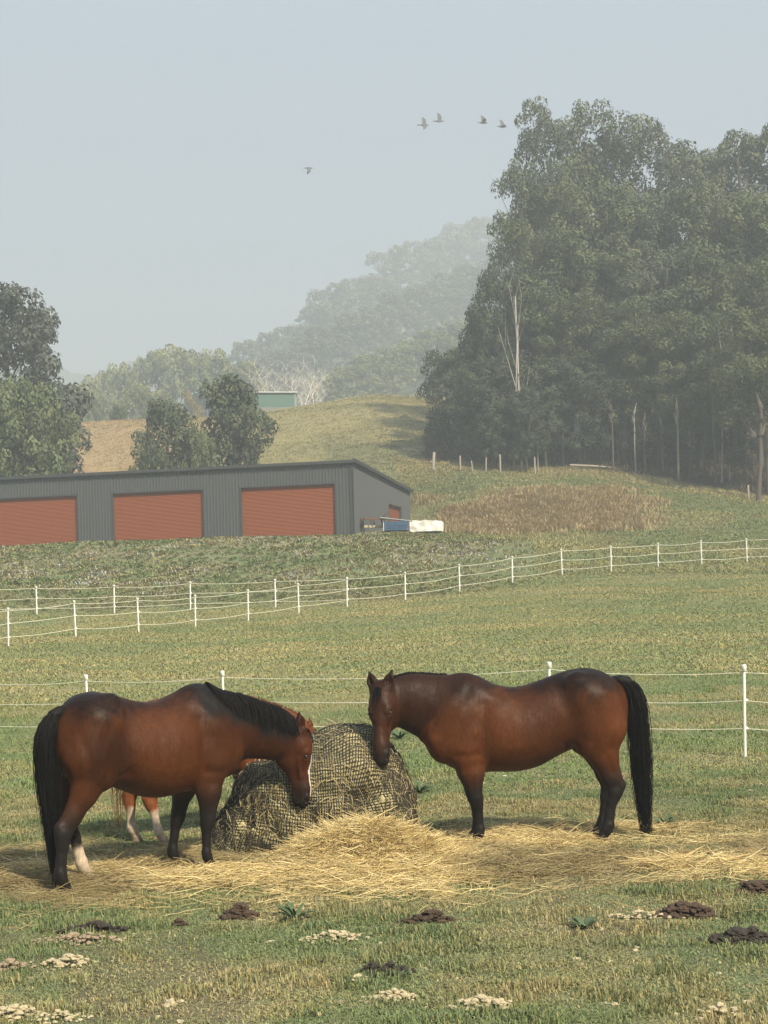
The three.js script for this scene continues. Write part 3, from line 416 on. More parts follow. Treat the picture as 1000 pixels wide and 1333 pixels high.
function makeHorse(o) {
  const bones = [], B = (a, b, ra, rb, k = 0.05, s = 1, more = {}) => bones.push({ a, b, ra, rb, k, s, ...more });
  // chest and quarters
  for (const z of [-1, 1]) {
    B([0.70, 1.10, 0.13 * z], [0.80, 0.92, 0.13 * z], 0.15, 0.13, 0.10, 0.8, { tone: 'body' });                    // shoulder
    B([0.58, 1.22, 0.10 * z], [0.72, 0.98, 0.17 * z], 0.09, 0.09, 0.10, 0.7, { tone: 'body' });
    B([0.60, 0.96, 0.19 * z], [0.66, 0.86, 0.185 * z], 0.105, 0.095, 0.05, 0.75, { tone: 'body' });               // triceps
    B([0.86, 0.93, 0.10 * z], [0.82, 0.84, 0.10 * z], 0.09, 0.085, 0.09, 1, { tone: 'body' });                    // breast
    B([-0.44, 1.22, 0.13 * z], [-0.56, 0.98, 0.15 * z], 0.20, 0.17, 0.10, 0.85, { tone: 'body' });                // quarter
    B([-0.30, 1.36, 0.17 * z], [-0.33, 1.24, 0.19 * z], 0.07, 0.09, 0.10, 0.8, { tone: 'body' });                 // point of hip
    B([-0.36, 1.05, 0.16 * z], [-0.40, 0.86, 0.17 * z], 0.15, 0.125, 0.08, 0.75, { tone: 'body' });               // stifle
  }
  // legs: fl, fr, hl, hr with foot offsets [dx, dz, lift]
  const legs = o.legs;
  for (const [key, z] of [['fr', 1], ['fl', -1]]) {
    const [dx, dz] = legs[key], sock = o.socks?.[key], J = (x, y, w) => { const t = sstep(0.95, 0.05, y); return [x + dx * t, y, z * (w + (dz || 0) * t)]; };
    const up = { tone: 'upper', leg: key }, low = { tone: 'low', leg: key };
    B(J(0.64, 0.82, 0.165), J(0.600, 0.63, 0.165), 0.130, 0.104, 0.07, 0.78, up); B(J(0.600, 0.63, 0.165), J(0.580, 0.43, 0.165), 0.100, 0.058, 0.03, 0.9, up);
    B(J(0.582, 0.425, 0.165), J(0.574, 0.375, 0.165), 0.056, 0.050, 0.03, 1, low); B(J(0.572, 0.375, 0.165), J(0.566, 0.19, 0.165), 0.043, 0.036, 0.025, 0.85, low); B(J(0.550, 0.36, 0.165), J(0.546, 0.16, 0.165), 0.018, 0.02, 0.02, 1, low);
    B(J(0.562, 0.155, 0.165), J(0.566, 0.13, 0.165), 0.045, 0.046, 0.025, 0.95, low); B(J(0.570, 0.125, 0.165), J(0.598, 0.065, 0.165), 0.038, 0.042, 0.02, 1, low); B(J(0.600, 0.055, 0.165), J(0.612, 0.012, 0.165), 0.048, 0.062, 0.012, 0.92, { tone: 'hoof', leg: key });
  }
  for (const [key, z] of [['hr', 1], ['hl', -1]]) {
    const [dx, dz] = legs[key], J = (x, y, w) => { const t = sstep(0.95, 0.05, y); return [x + dx * t, y, z * (w + (dz || 0) * t)]; }, up = { tone: 'upper', leg: key }, low = { tone: 'low', leg: key };
    B(J(-0.47, 0.95, 0.155), J(-0.535, 0.74, 0.155), 0.165, 0.112, 0.07, 0.72, { tone: 'body', leg: key }); B(J(-0.535, 0.74, 0.155), J(-0.590, 0.56, 0.155), 0.110, 0.072, 0.04, 0.75, up);
    B(J(-0.595, 0.56, 0.155), J(-0.632, 0.455, 0.155), 0.068, 0.062, 0.03, 0.8, up); B(J(-0.60, 0.66, 0.155), J(-0.684, 0.495, 0.155), 0.035, 0.034, 0.04, 0.8, up); B(J(-0.684, 0.495, 0.155), J(-0.640, 0.40, 0.155), 0.034, 0.045, 0.03, 0.85, low);
    B(J(-0.632, 0.43, 0.155), J(-0.612, 0.36, 0.155), 0.058, 0.047, 0.03, 0.85, low); B(J(-0.612, 0.36, 0.155), J(-0.588, 0.18, 0.155), 0.046, 0.040, 0.025, 0.8, low); B(J(-0.632, 0.36, 0.155), J(-0.606, 0.16, 0.155), 0.02, 0.022, 0.02, 1, low);
    B(J(-0.586, 0.155, 0.155), J(-0.578, 0.13, 0.155), 0.048, 0.048, 0.025, 0.95, low); B(J(-0.574, 0.125, 0.155), J(-0.540, 0.065, 0.155), 0.040, 0.043, 0.02, 1, low); B(J(-0.536, 0.055, 0.155), J(-0.524, 0.012, 0.155), 0.048, 0.061, 0.012, 0.92, { tone: 'hoof', leg: key });
  }
  // neck
  const N = o.neck; for (let k = 0; k < N.length - 1; k++) { const d = v3(N[k + 1]).sub(v3(N[k])), side = V(0, 0, 0).crossVectors(d, V(0, 1, 0)).normalize(); if (Math.abs(d.y) > 0.97 * d.length()) side.set(0, 0, 1); B(N[k].slice(0, 3), N[k + 1].slice(0, 3), N[k][3], N[k + 1][3], 0.10, k === 0 ? 0.72 : 0.56, { L: arr(side), tone: 'neck' }); }
  // head frame
  const X = v3(o.headDir).normalize(), Y0 = v3(o.dorsal), Y = Y0.addScaledVector(X, -Y0.dot(X)).normalize(), Z = V(0, 0, 0).crossVectors(X, Y), P = v3(o.poll), hs = o.headSize || 1;
  const H = (x, y, z) => arr(P.clone().addScaledVector(X, x * hs).addScaledVector(Y, y * hs).addScaledVector(Z, z * hs)), L = arr(Z), hb = (a, b, ra, rb, k, s, more = {}) => B(H(...a), H(...b), ra * hs, rb * hs, k * hs, s, { L, tone: 'head', ...more });
  hb([0.03, -0.035, 0], [0.13, -0.012, 0], 0.082, 0.088, 0.07, 0.95); hb([0.13, -0.012, 0], [0.23, -0.012, 0], 0.086, 0.076, 0.04, 1.12); hb([0.22, -0.012, 0], [0.49, -0.022, 0], 0.074, 0.054, 0.04, 0.82);
  hb([0.09, -0.115, 0], [0.21, -0.115, 0], 0.085, 0.085, 0.06, 0.78); hb([0.13, -0.11, 0.035], [0.20, -0.12, 0.035], 0.075, 0.07, 0.03, 0.6); hb([0.13, -0.11, -0.035], [0.20, -0.12, -0.035], 0.075, 0.07, 0.03, 0.6);
  hb([0.21, -0.115, 0], [0.45, -0.07, 0], 0.070, 0.045, 0.05, 0.62); hb([0.46, -0.030, 0], [0.545, -0.042, 0], 0.062, 0.055, 0.04, 0.95, { tone: 'muzzle' }); hb([0.56, -0.045, 0], [0.575, -0.06, 0], 0.046, 0.042, 0.03, 1.0, { tone: 'muzzle' }); hb([0.50, -0.092, 0], [0.535, -0.095, 0], 0.034, 0.032, 0.03, 1, { tone: 'muzzle' });
  for (const s of [-1, 1]) {
    hb([0.175, 0.022, 0.072 * s], [0.215, 0.012, 0.072 * s], 0.030, 0.026, 0.03, 1); hb([0.15, 0.045, 0.06 * s], [0.20, 0.046, 0.066 * s], 0.016, 0.016, 0.025, 1);          // eye socket and brow
    hb([0.22, -0.05, 0.070 * s], [0.36, -0.045, 0.050 * s], 0.012, 0.010, 0.03, 1);                                                                                 // cheek ridge
    hb([0.520, -0.010, 0.040 * s], [0.552, -0.022, 0.036 * s], 0.026, 0.024, 0.02, 1, { tone: 'muzzle' });                                                            // nostril rim
    hb([0.205, 0.022, 0.100 * s], [0.207, 0.022, 0.101 * s], 0.014, 0.014, 0.012, 1, { cut: true, tone: 'head' }); hb([0.548, -0.010, 0.062 * s], [0.562, -0.016, 0.052 * s], 0.013, 0.012, 0.01, 1, { cut: true, tone: 'muzzle' });
    const ear = o.ears || [-0.155, 0.03, 0.085], eb = [0.0, 0.012, 0.055 * s], et = [ear[0], ear[1], ear[2] * s], em = eb.map((q, k) => lerp(q, et[k], 0.45)), ef = ear[3] || [0, 1, 0.4];
    const EL = arr(X.clone().multiplyScalar(ef[0]).addScaledVector(Y, ef[1]).addScaledVector(Z, ef[2] * s));
    bones.push({ a: H(...eb), b: H(...em), ra: 0.033 * hs, rb: 0.040 * hs, k: 0.03 * hs, s: 0.62, L: EL, tone: 'ear' }, { a: H(...em), b: H(...et), ra: 0.040 * hs, rb: 0.006 * hs, k: 0.012 * hs, s: 0.5, L: EL, tone: 'ear' });
    const cut = (p) => H(p[0] + ef[0] * 0.024, p[1] + ef[1] * 0.024, p[2] + ef[2] * s * 0.024); bones.push({ a: cut(eb.map((q, k) => lerp(q, et[k], 0.25))), b: cut(eb.map((q, k) => lerp(q, et[k], 0.85))), ra: 0.024 * hs, rb: 0.005 * hs, k: 0.006, s: 0.8, L: EL, cut: true, tone: 'ear' });
  }
  hb([0.60, -0.077, -0.03], [0.60, -0.077, 0.03], 0.030, 0.030, 0.008, 0.99, { cut: true, tone: 'muzzle', ra: 0.006 });   // mouth line
  const trunk = o.trunk || [[-0.775, 1.20, 1.10, 0.03], [-0.74, 1.31, 0.99, 0.10], [-0.66, 1.385, 0.86, 0.17], [-0.50, 1.465, 0.80, 0.25], [-0.36, 1.482, 0.82, 0.275], [-0.20, 1.455, 0.77, 0.27], [0.0, 1.39, 0.665, 0.29], [0.18, 1.345, 0.628, 0.305], [0.36, 1.365, 0.62, 0.295], [0.52, 1.425, 0.625, 0.25], [0.66, 1.425, 0.64, 0.20], [0.80, 1.32, 0.70, 0.18], [0.93, 1.16, 0.80, 0.15], [0.99, 1.06, 0.92, 0.05]];
  const { f, boneD, near } = boneField(bones, trunk);
  const all = bones.flatMap((b) => [b.a, b.b]), lo = [0, 1, 2].map((k) => Math.min(...all.map((p) => p[k])) - (k === 1 ? 0.06 : 0.33)), hi = [0, 1, 2].map((k) => Math.max(...all.map((p) => p[k])) + (k === 1 ? 0.3 : 0.2));
  lo[1] = -0.03;
  const net = surfaceNet(f, near, lo, hi, o.cell || 0.0085);
  for (let p = 0; p < net.nor.length; p += 3) { const x = net.pos[p], y = net.pos[p + 1], z = net.pos[p + 2], k = 0.20; net.nor[p] += k * (noise3(x * 150, y * 40, z * 150) - 0.5); net.nor[p + 1] += k * (noise3(x * 150 + 9, y * 40, z * 150) - 0.5); net.nor[p + 2] += k * (noise3(x * 150, y * 40 + 9, z * 150) - 0.5); const l = Math.hypot(net.nor[p], net.nor[p + 1], net.nor[p + 2]); net.nor[p] /= l; net.nor[p + 1] /= l; net.nor[p + 2] /= l; }   // the lie of the hair
  // coat
  const C = o.coat, col = new Float32Array(net.pos.length), cn = {}, eye = [H(0.2, 0.022, 0), Z];
  for (let p = 0; p < net.pos.length; p += 3) {
    const x = net.pos[p], y = net.pos[p + 1], z = net.pos[p + 2]; let wsum = 0.0, w = { low: 0, upper: 0, hoof: 0, muzzle: 0, ear: 0, head: 0, body: 0, neck: 0 }, leg = null, best = 1e9;
    const q0 = net.own[p / 3]; for (const b of [...q0.add, ...q0.cut]) { const ex = x - b.c[0], ey = y - b.c[1], ez = z - b.c[2], rr = b.R + 0.08; if (ex * ex + ey * ey + ez * ez > rr * rr) continue; const d = Math.abs(boneD(b, x, y, z)), q = Math.exp(-d / 0.018); w[b.tone] += q; wsum += q; if (b.leg && d < best) { best = d; leg = b.leg; } }
    const inTrunk = wsum < 0.25 ? 1 : 0; if (wsum > 0) for (const k in w) w[k] /= wsum; if (inTrunk) { for (const k in w) w[k] = 0; w.body = 1; leg = null; }
    const nz = (noise3(x * 9, y * 9, z * 9) - 0.5) * 0.5 + (noise3(x * 31, y * 31, z * 31) - 0.5) * 0.35, fine = (0.80 + 0.4 * noise3(x * 120, y * 26, z * 120)) * (0.75 + 0.5 * noise3(x * 3.1 + 5, y * 3.1, z * 3.1));
    const big = noise3(x * 2.6 + (o.seed || 0), y * 2.2, z * 1.2 + 4), patch = C.patch ? C.patch(x, y, z) : 0;
    let c = mix3(C.body, C.dark, clamp(C.back * sstep(1.18, 1.44, y + nz * 0.2) * (x < 0.75 ? 1 : 0.5) + 0.22 * nz + 0.32 * sstep(0.45, 0.8, big) + patch));
    c = mix3(c, C.neck, clamp(w.neck + w.ear) * 0.9); if (C.crest) { let dm = 9; for (let q = 0; q < N.length - 1; q++) { const A = N[q], E = N[q + 1], dx = E[0] - A[0], t = clamp((x - A[0]) / dx), ty = lerp(A[1] + A[3] * 0.97, E[1] + E[3] * 0.97, t); if (x > A[0] - 0.15 && x < E[0] + 0.1) dm = Math.min(dm, Math.abs(y - ty)); } c = mix3(c, C.leg, sstep(C.crest, C.crest * 0.45, dm + nz * 0.05) * clamp(w.neck + w.body) * (x > 0.55 ? 1 : 0)); }
    c = mix3(c, C.face, w.head); c = mix3(c, C.muzzle, clamp(w.muzzle * 1.15));
    if (leg) { const dark = clamp(sstep(C.legTop + 0.16, C.legTop - 0.16, y + nz * 0.12)); c = mix3(c, C.leg, dark * clamp((w.low + w.upper + w.hoof + w.body * 0.6) * 1.2)); const sock = o.socks?.[leg]; if (sock) c = mix3(c, [0.46, 0.37, 0.28], sstep(sock + 0.03, sock - 0.03, y + nz * 0.10) * (w.low + w.hoof * 0.6 + w.upper)); c = mix3(c, C.hoof, w.hoof * sstep(0.062, 0.05, y)); }
    if (o.blaze) { const q = V(x, y, z).sub(P), hx = q.dot(X) / hs, hy = q.dot(Y) / hs, hz = q.dot(Z) / hs; if (w.head + w.muzzle > 0.5 && hy > -0.02 && hx > o.blaze[0] && hx < o.blaze[1] && Math.abs(hz - (o.blaze[3] || 0) + nz * 0.008) < o.blaze[2]) c = [0.72, 0.66, 0.60]; }
    col[p] = c[0] * fine; col[p + 1] = c[1] * fine; col[p + 2] = c[2] * fine;
  }
  const g = thing(o.name, o.label, 'horse', o.group);
  const coatM = new THREE.MeshPhysicalMaterial({ vertexColors: true, roughness: o.gloss || 0.48, sheen: 0.0, sheenRoughness: 0.5, sheenColor: rgb(...(C.sheen || [0.5, 0.35, 0.25])), specularIntensity: 0.24, side: THREE.DoubleSide });
  part('body', geo(net.pos, net.idx, col, net.nor), coatM, g);
  const eyeM = new THREE.MeshPhysicalMaterial({ color: rgb(0.012, 0.008, 0.006), roughness: 0.08, clearcoat: 1 });
  for (const s of [-1, 1]) part('eye', new THREE.SphereGeometry(0.0185 * hs, 16, 12).translate(...H(0.203, 0.016, 0.088 * s)), eyeM, g);
  // hair
  const rnd = rng(o.seed), hairM = new THREE.MeshPhysicalMaterial({ color: rgb(...C.hair), roughness: 0.62, specularIntensity: 0.3, side: THREE.DoubleSide }), grad = (q) => { const e = 0.006; return V(f(q.x + e, q.y, q.z) - f(q.x - e, q.y, q.z), f(q.x, q.y + e, q.z) - f(q.x, q.y - e, q.z), f(q.x, q.y, q.z + e) - f(q.x, q.y, q.z - e)).normalize(); };
  const drape = (start, dir, len, steps, off, r, T) => { const pts = [start.clone()], v = dir.clone(); let q = start.clone(); for (let k = 0; k < steps; k++) { v.lerp(V(0, -1, 0), 0.22).normalize(); q = q.clone().addScaledVector(v, len / steps); for (let m = 0; m < 3; m++) { const d = f(q.x, q.y, q.z); if (d < off) q.addScaledVector(grad(q), off - d); } pts.push(q); } T.add(pts, pts.map((_, k) => r * (1 - 0.75 * k / steps)), 3, null, 0.5); };
  const topOf = (x, y, z) => { let q = V(x, y, z); for (let k = 0; k < 40; k++) { const d = f(q.x, q.y, q.z); if (Math.abs(d) < 0.001) break; q.y += d < 0 ? Math.max(0.002, -d * 0.8) : -d * 0.8; } return q; };
  if (o.mane) {
    const T = new Tubes(), M = o.mane, n = M.count;
    for (let k = 0; k < n; k++) {
      const t = rnd(), u = t * (N.length - 1), i = Math.min(N.length - 2, Math.floor(u)), a = v3(N[i]).lerp(v3(N[i + 1]), u - i), e = t > M.from ? 1 : 0; if (!e) { k--; continue; }
      const r0 = topOf(a.x + (rnd() - 0.5) * 0.03, a.y + 0.1, a.z + (rnd() - 0.5) * 0.02), side = M.both ? (rnd() < M.both ? 1 : -1) : 1, len = M.len * (0.6 + 0.5 * rnd()) * (0.65 + 0.35 * Math.sin(Math.PI * clamp((t - M.from) / (1 - M.from))));
      drape(r0.addScaledVector(V(0, 1, 0), 0.004), V((rnd() - 0.5) * 0.35 + (M.lean || 0), M.lift ?? 0.25, M.side * side).normalize(), len, 9, (M.off || 0.006) + (M.off || 0.016) * rnd(), 0.0028 + 0.0022 * rnd(), T);
    }
    if (M.forelock) for (let k = 0; k < M.forelock; k++) drape(v3(H(-0.01 + 0.03 * rnd(), 0.055, (rnd() - 0.5) * 0.05)), X.clone().addScaledVector(Y, 0.5).addScaledVector(Z, (rnd() - 0.5) * 0.6).normalize(), 0.13 * (0.5 + 0.7 * rnd()), 5, 0.006 + 0.006 * rnd(), 0.004, T);
    part('mane', T.build(), hairM, g);
  }
  {
    const T = new Tubes(), c = new THREE.CatmullRomCurve3(o.tail.map(v3)), W = o.tailWidth || 0.085; T.add(c.getPoints(12).slice(0, 8), [0.036, 0.046, 0.05, 0.05, 0.044, 0.034, 0.02, 0.008], 8);
    for (let k = 0; k < (o.tailCount || 900); k++) {
      const a = rnd() * 2 * Math.PI, rr = Math.sqrt(rnd()), t0 = 0.0 + 0.4 * rnd() * rnd(), t1 = 0.5 + 0.5 * Math.pow(rnd(), 0.6), pts = [], m = 11, ph = rnd() * 6, am = 0.006 + 0.012 * rnd();
      for (let s = 0; s <= m; s++) { const t = lerp(t0, t1, s / m), q = c.getPoint(t), sp = W * rr * (0.45 + 1.0 * sstep(0, 0.4, t) - 0.55 * sstep(0.55, 1, t)) * (k % 9 === 0 ? 1.35 : 1); pts.push(V(q.x + Math.cos(a) * sp * 1.0 + am * Math.sin(ph + t * 9), q.y + (s === 0 ? 0.01 : 0), q.z + Math.sin(a) * sp * 0.8 + am * Math.cos(ph * 2 + t * 7))); }
      T.add(pts, pts.map((_, s) => lerp(0.0046, 0.0010, s / m)), 3);
    }
    part('tail', T.build(), hairM, g);
  }
  return g;
}
const bay = { body: [0.072, 0.0222, 0.0056], dark: [0.0125, 0.0055, 0.003], back: 0.85, neck: [0.026, 0.0092, 0.004], face: [0.042, 0.0155, 0.0068], muzzle: [0.018, 0.013, 0.011], leg: [0.012, 0.010, 0.0095], hoof: [0.018, 0.016, 0.014], hair: [0.007, 0.006, 0.0055], legTop: 0.60 };
const standing = (px, d, yaw, scale) => { const p = onLand(px, d); return (h) => { h.position.copy(p); h.rotation.y = yaw; h.scale.set(...[].concat(scale, scale, scale).slice(0, 3)); return h; }; };
const bayRight = standing(697, 12.45, Math.PI + 0.03, 1)(makeHorse({
  name: 'horse', label: 'bay horse with black tail standing side-on, head turned beside the bale', seed: 11, coat: { ...bay, neck: [0.021, 0.0084, 0.0043] },
  legs: { fr: [-0.035, 0.0], fl: [-0.02, 0], hr: [0.03, 0], hl: [0.045, 0] },
  neck: [[0.70, 1.14, 0, 0.29], [0.92, 1.195, -0.0, 0.232], [1.11, 1.25, -0.03, 0.182], [1.26, 1.275, -0.085, 0.15]],
  poll: [1.335, 1.365, -0.13], headDir: [0.05, -0.95, -0.27], dorsal: [0.42, 0.2, -0.88], headSize: 1.06, ears: [-0.16, 0.03, 0.105, [0, 1, 0.35]],
  mane: { count: 420, from: 0.12, len: 0.16, side: 1, lift: 0.0, off: 0.005, forelock: 40 },
  tail: [[-0.64, 1.375, 0], [-0.765, 1.36, 0], [-0.825, 1.22, 0], [-0.855, 0.95, 0], [-0.87, 0.6, 0], [-0.885, 0.3, 0.0], [-0.90, 0.02, 0.0]], tailWidth: 0.056,
}));
const bayLeft = standing(172, 11.2, 0.66, [0.9, 1.0, 1.0])(makeHorse({
  name: 'horse', label: 'bay horse with a white face stripe, head down eating from the bale', seed: 23, coat: { ...bay, crest: 0.24, patch: (x, y) => 0.36 * sstep(-0.06, -0.28, x + 0.06 * Math.sin(y * 9)) * sstep(-0.74, -0.45, x) * sstep(0.7, 1.0, y) + 0.35 * sstep(0.3, 0.65, x), neck: [0.032, 0.0102, 0.004], face: [0.058, 0.0172, 0.0054] },
  legs: { fr: [0.0, 0], fl: [-0.12, 0.02], hr: [-0.24, 0.03], hl: [0.15, 0.0] }, socks: { hl: 0.27 }, blaze: [0.20, 0.53, 0.036, 0.0],
  trunk: [[-0.775, 1.15, 1.05, 0.03], [-0.74, 1.26, 0.96, 0.10], [-0.66, 1.345, 0.86, 0.17], [-0.50, 1.43, 0.80, 0.25], [-0.36, 1.45, 0.80, 0.275], [-0.20, 1.425, 0.72, 0.275], [0.0, 1.375, 0.645, 0.30], [0.18, 1.36, 0.615, 0.315], [0.36, 1.40, 0.62, 0.30], [0.52, 1.455, 0.635, 0.25], [0.66, 1.44, 0.66, 0.20], [0.80, 1.32, 0.71, 0.18], [0.93, 1.16, 0.80, 0.15], [0.99, 1.06, 0.92, 0.05]],
  neck: [[0.70, 1.12, 0, 0.29], [0.98, 1.105, 0.02, 0.22], [1.28, 1.04, 0.07, 0.172], [1.51, 0.97, 0.13, 0.14]],
  poll: [1.59, 1.05, 0.15], headDir: [0.06, -1, 0.05], dorsal: [0.86, 0.1, 0.52], headSize: 1.04, ears: [-0.165, 0.0, 0.07, [0.1, 0.5, 0.9]],
  mane: { count: 1100, from: 0.0, len: 0.30, side: 1, lift: 0.25, lean: 0.0, forelock: 30 },
  tail: [[-0.64, 1.335, 0], [-0.75, 1.30, 0], [-0.81, 1.15, 0], [-0.82, 0.9, 0.0], [-0.80, 0.6, 0.02], [-0.78, 0.3, 0.03], [-0.76, 0.03, 0.04]], tailWidth: 0.060,
}));
const chestnut = standing(249, 13.25, 0.60, 0.86)(makeHorse({
  name: 'horse', label: 'chestnut horse with white socks, mostly hidden behind the eating bay horse', seed: 31, cell: 0.011,
  coat: { body: [0.145, 0.046, 0.015], dark: [0.105, 0.034, 0.012], back: 0.5, neck: [0.135, 0.044, 0.015], face: [0.145, 0.046, 0.015], muzzle: [0.16, 0.07, 0.045], leg: [0.24, 0.085, 0.035], hoof: [0.16, 0.12, 0.09], hair: [0.11, 0.04, 0.015], legTop: 0.4 },
  legs: { fr: [0.0, 0], fl: [0.12, 0], hr: [0.05, 0.03], hl: [-0.08, 0.02] }, socks: { hr: 0.36, hl: 0.36 },
  neck: [[0.70, 1.14, 0, 0.27], [0.95, 1.10, 0, 0.21], [1.18, 1.02, 0.0, 0.165], [1.34, 0.96, 0.0, 0.13]],
  poll: [1.41, 1.03, 0.0], headDir: [0.35, -0.95, 0.05], dorsal: [1, 0.3, 0.1], headSize: 0.95, ears: [-0.17, 0.03, 0.08, [0, 0.6, 0.8]],
  mane: { count: 160, from: 0.1, len: 0.15, side: -1, lift: 0.1, forelock: 15 },
  tail: [[-0.64, 1.375, 0], [-0.77, 1.35, 0], [-0.83, 1.2, 0], [-0.85, 0.9, 0], [-0.86, 0.6, 0], [-0.86, 0.15, 0]], tailCount: 150,
}));

// ---------- hay bale in its net ----------
const baleAt = V(-0.60, 0, -12.56);
function hayMound(x, z) { const a = (x + 0.12) / 0.46, b = (z + 11.72) / 0.34, c = (x + 0.45) / 0.4, e = (z + 11.55) / 0.3; return 0.19 * Math.exp(-(a * a + b * b)) + 0.09 * Math.exp(-(c * c + e * e)) + 0.05 * hayAmount(x, z) * fbm(x * 3, z * 3, 2); }
{
  const E = (x, y, z, c, r) => { const a = (x - c[0]) / r[0], b = (y - c[1]) / r[1], d = (z - c[2]) / r[2]; return (Math.sqrt(a * a + b * b + d * d) - 1) * Math.min(r[0], r[1], r[2]); };
  const bf = (x, y, z) => {
    let D = smin(E(x, y, z, [0.26, 0.43, 0.0], [0.50, 0.60, 0.60]), E(x, y, z, [-0.26, 0.30, 0.04], [0.50, 0.52, 0.54]), 0.3);
    D = smin(D, E(x, y, z, [0.36, 0.2, 0.1], [0.46, 0.4, 0.52]), 0.15); D = smin(D, E(x, y, z, [-0.46, 0.10, 0.06], [0.48, 0.30, 0.46]), 0.15);
    const hole = E(x, y, z, [0.36, 0.50, 0.66], [0.20, 0.20, 0.22]); D = -smin(-D, hole, 0.14);                // the eaten hollow in the end
    return Math.max(D + (noise3(x * 7, y * 7, z * 7) - 0.5) * 0.07 + (noise3(x * 24, y * 24, z * 24) - 0.5) * 0.02, -y);
  };
  const net = surfaceNet((x, y, z) => bf(x, y, z), () => null, [-1.0, -0.03, -0.8], [1.1, 1.2, 0.85], 0.014);
  const bale = thing('hay_bale', 'round hay bale in a dark slow-feed net, slumped and half eaten', 'hay bale'); bale.position.copy(baleAt).setY(landHeight(baleAt.x, baleAt.z) - 0.01); bale.rotation.y = 0.08;
  const col = new Float32Array(net.pos.length); for (let p = 0; p < col.length; p += 3) { const n = noise3(net.pos[p] * 40, net.pos[p + 1] * 40, net.pos[p + 2] * 40), m = noise3(net.pos[p] * 9, net.pos[p + 1] * 9, net.pos[p + 2] * 9 + 5), c = mix3([0.23, 0.195, 0.10], [0.52, 0.455, 0.245], clamp(0.55 * n + 0.55 * m)); col.set(c, p); }
  part('hay_core', geo(net.pos, net.idx, col, net.nor), new THREE.MeshStandardMaterial({ vertexColors: true, roughness: 0.95, side: THREE.DoubleSide }), bale);
  const O = V(0.02, 0.30, 0.0), cast = (dir, lift) => { let t = 0.05; for (let k = 0; k < 60; k++) { const q = bf(O.x + dir.x * t, O.y + dir.y * t, O.z + dir.z * t); if (q > -0.002) break; t += Math.max(0.006, -q * 0.8); } return O.clone().addScaledVector(dir, t + lift); };
  const rnd = rng(77), T = new Tubes(), nu = 112, nv = 94, P = [];
  for (let i = 0; i <= nu; i++) { P.push([]); for (let j = 0; j <= nv; j++) { const ax = Math.PI * (0.05 + 0.90 * i / nu), an = Math.PI * (-0.20 + 1.40 * j / nv) + 0.10 * Math.sin(ax * 3), s = Math.sin(ax); const dir = V(-Math.cos(ax) * 1.25, Math.sin(an) * s, Math.cos(an) * s).normalize(); P[i].push(dir.y < -0.62 ? null : cast(dir, 0.008 + 0.006 * rnd())); } }
  const line = (pts) => { let run = []; for (const q of [...pts, null]) { if (q && q.y > 0.0) run.push(q); else { if (run.length > 2) T.add(run, 0.0038, 3); run = []; } } };
  for (let i = 0; i <= nu; i++) line(P[i]); for (let j = 0; j <= nv; j++) line(P.map((r) => r[j]));
  part('net', T.build(), mat(0.026, 0.023, 0.018, 0.85), bale);
  const S = new Tubes(), hc = [[0.46, 0.39, 0.21], [0.38, 0.31, 0.155], [0.29, 0.235, 0.12], [0.54, 0.46, 0.26], [0.21, 0.17, 0.09]];
  for (let k = 0; k < 3200; k++) {
    const u = rnd() * 2 - 1, a = rnd() * Math.PI * 2, s = Math.sqrt(1 - u * u), dir = V(s * Math.cos(a) * 1.25, Math.abs(u) * 0.9 - 0.15, s * Math.sin(a)).normalize(); if (dir.z < -0.3 && rnd() < 0.7) continue;
    const p = cast(dir, 0.004), along = V(rnd() - 0.5, rnd() - 0.6, rnd() - 0.5).normalize(), L = 0.04 + 0.13 * rnd() * rnd() + 0.02, out = 0.05 + 0.3 * rnd() * rnd(), d1 = along.addScaledVector(dir, -along.dot(dir) * 0.9).addScaledVector(dir, out).normalize();
    const e = p.clone().addScaledVector(d1, L), m = p.clone().lerp(e, 0.5).addScaledVector(dir, 0.012 * rnd()); e.y -= 0.03 * rnd(); if (e.y < 0.01) continue; S.add([p, m, e], [0.0026, 0.0024, 0.0014], 3, hc[Math.floor(rnd() * 5)]);
  }
  part('loose_stalks', S.build(), new THREE.MeshStandardMaterial({ vertexColors: true, roughness: 0.85, side: THREE.DoubleSide }), bale).userData.kind = 'stuff';
}
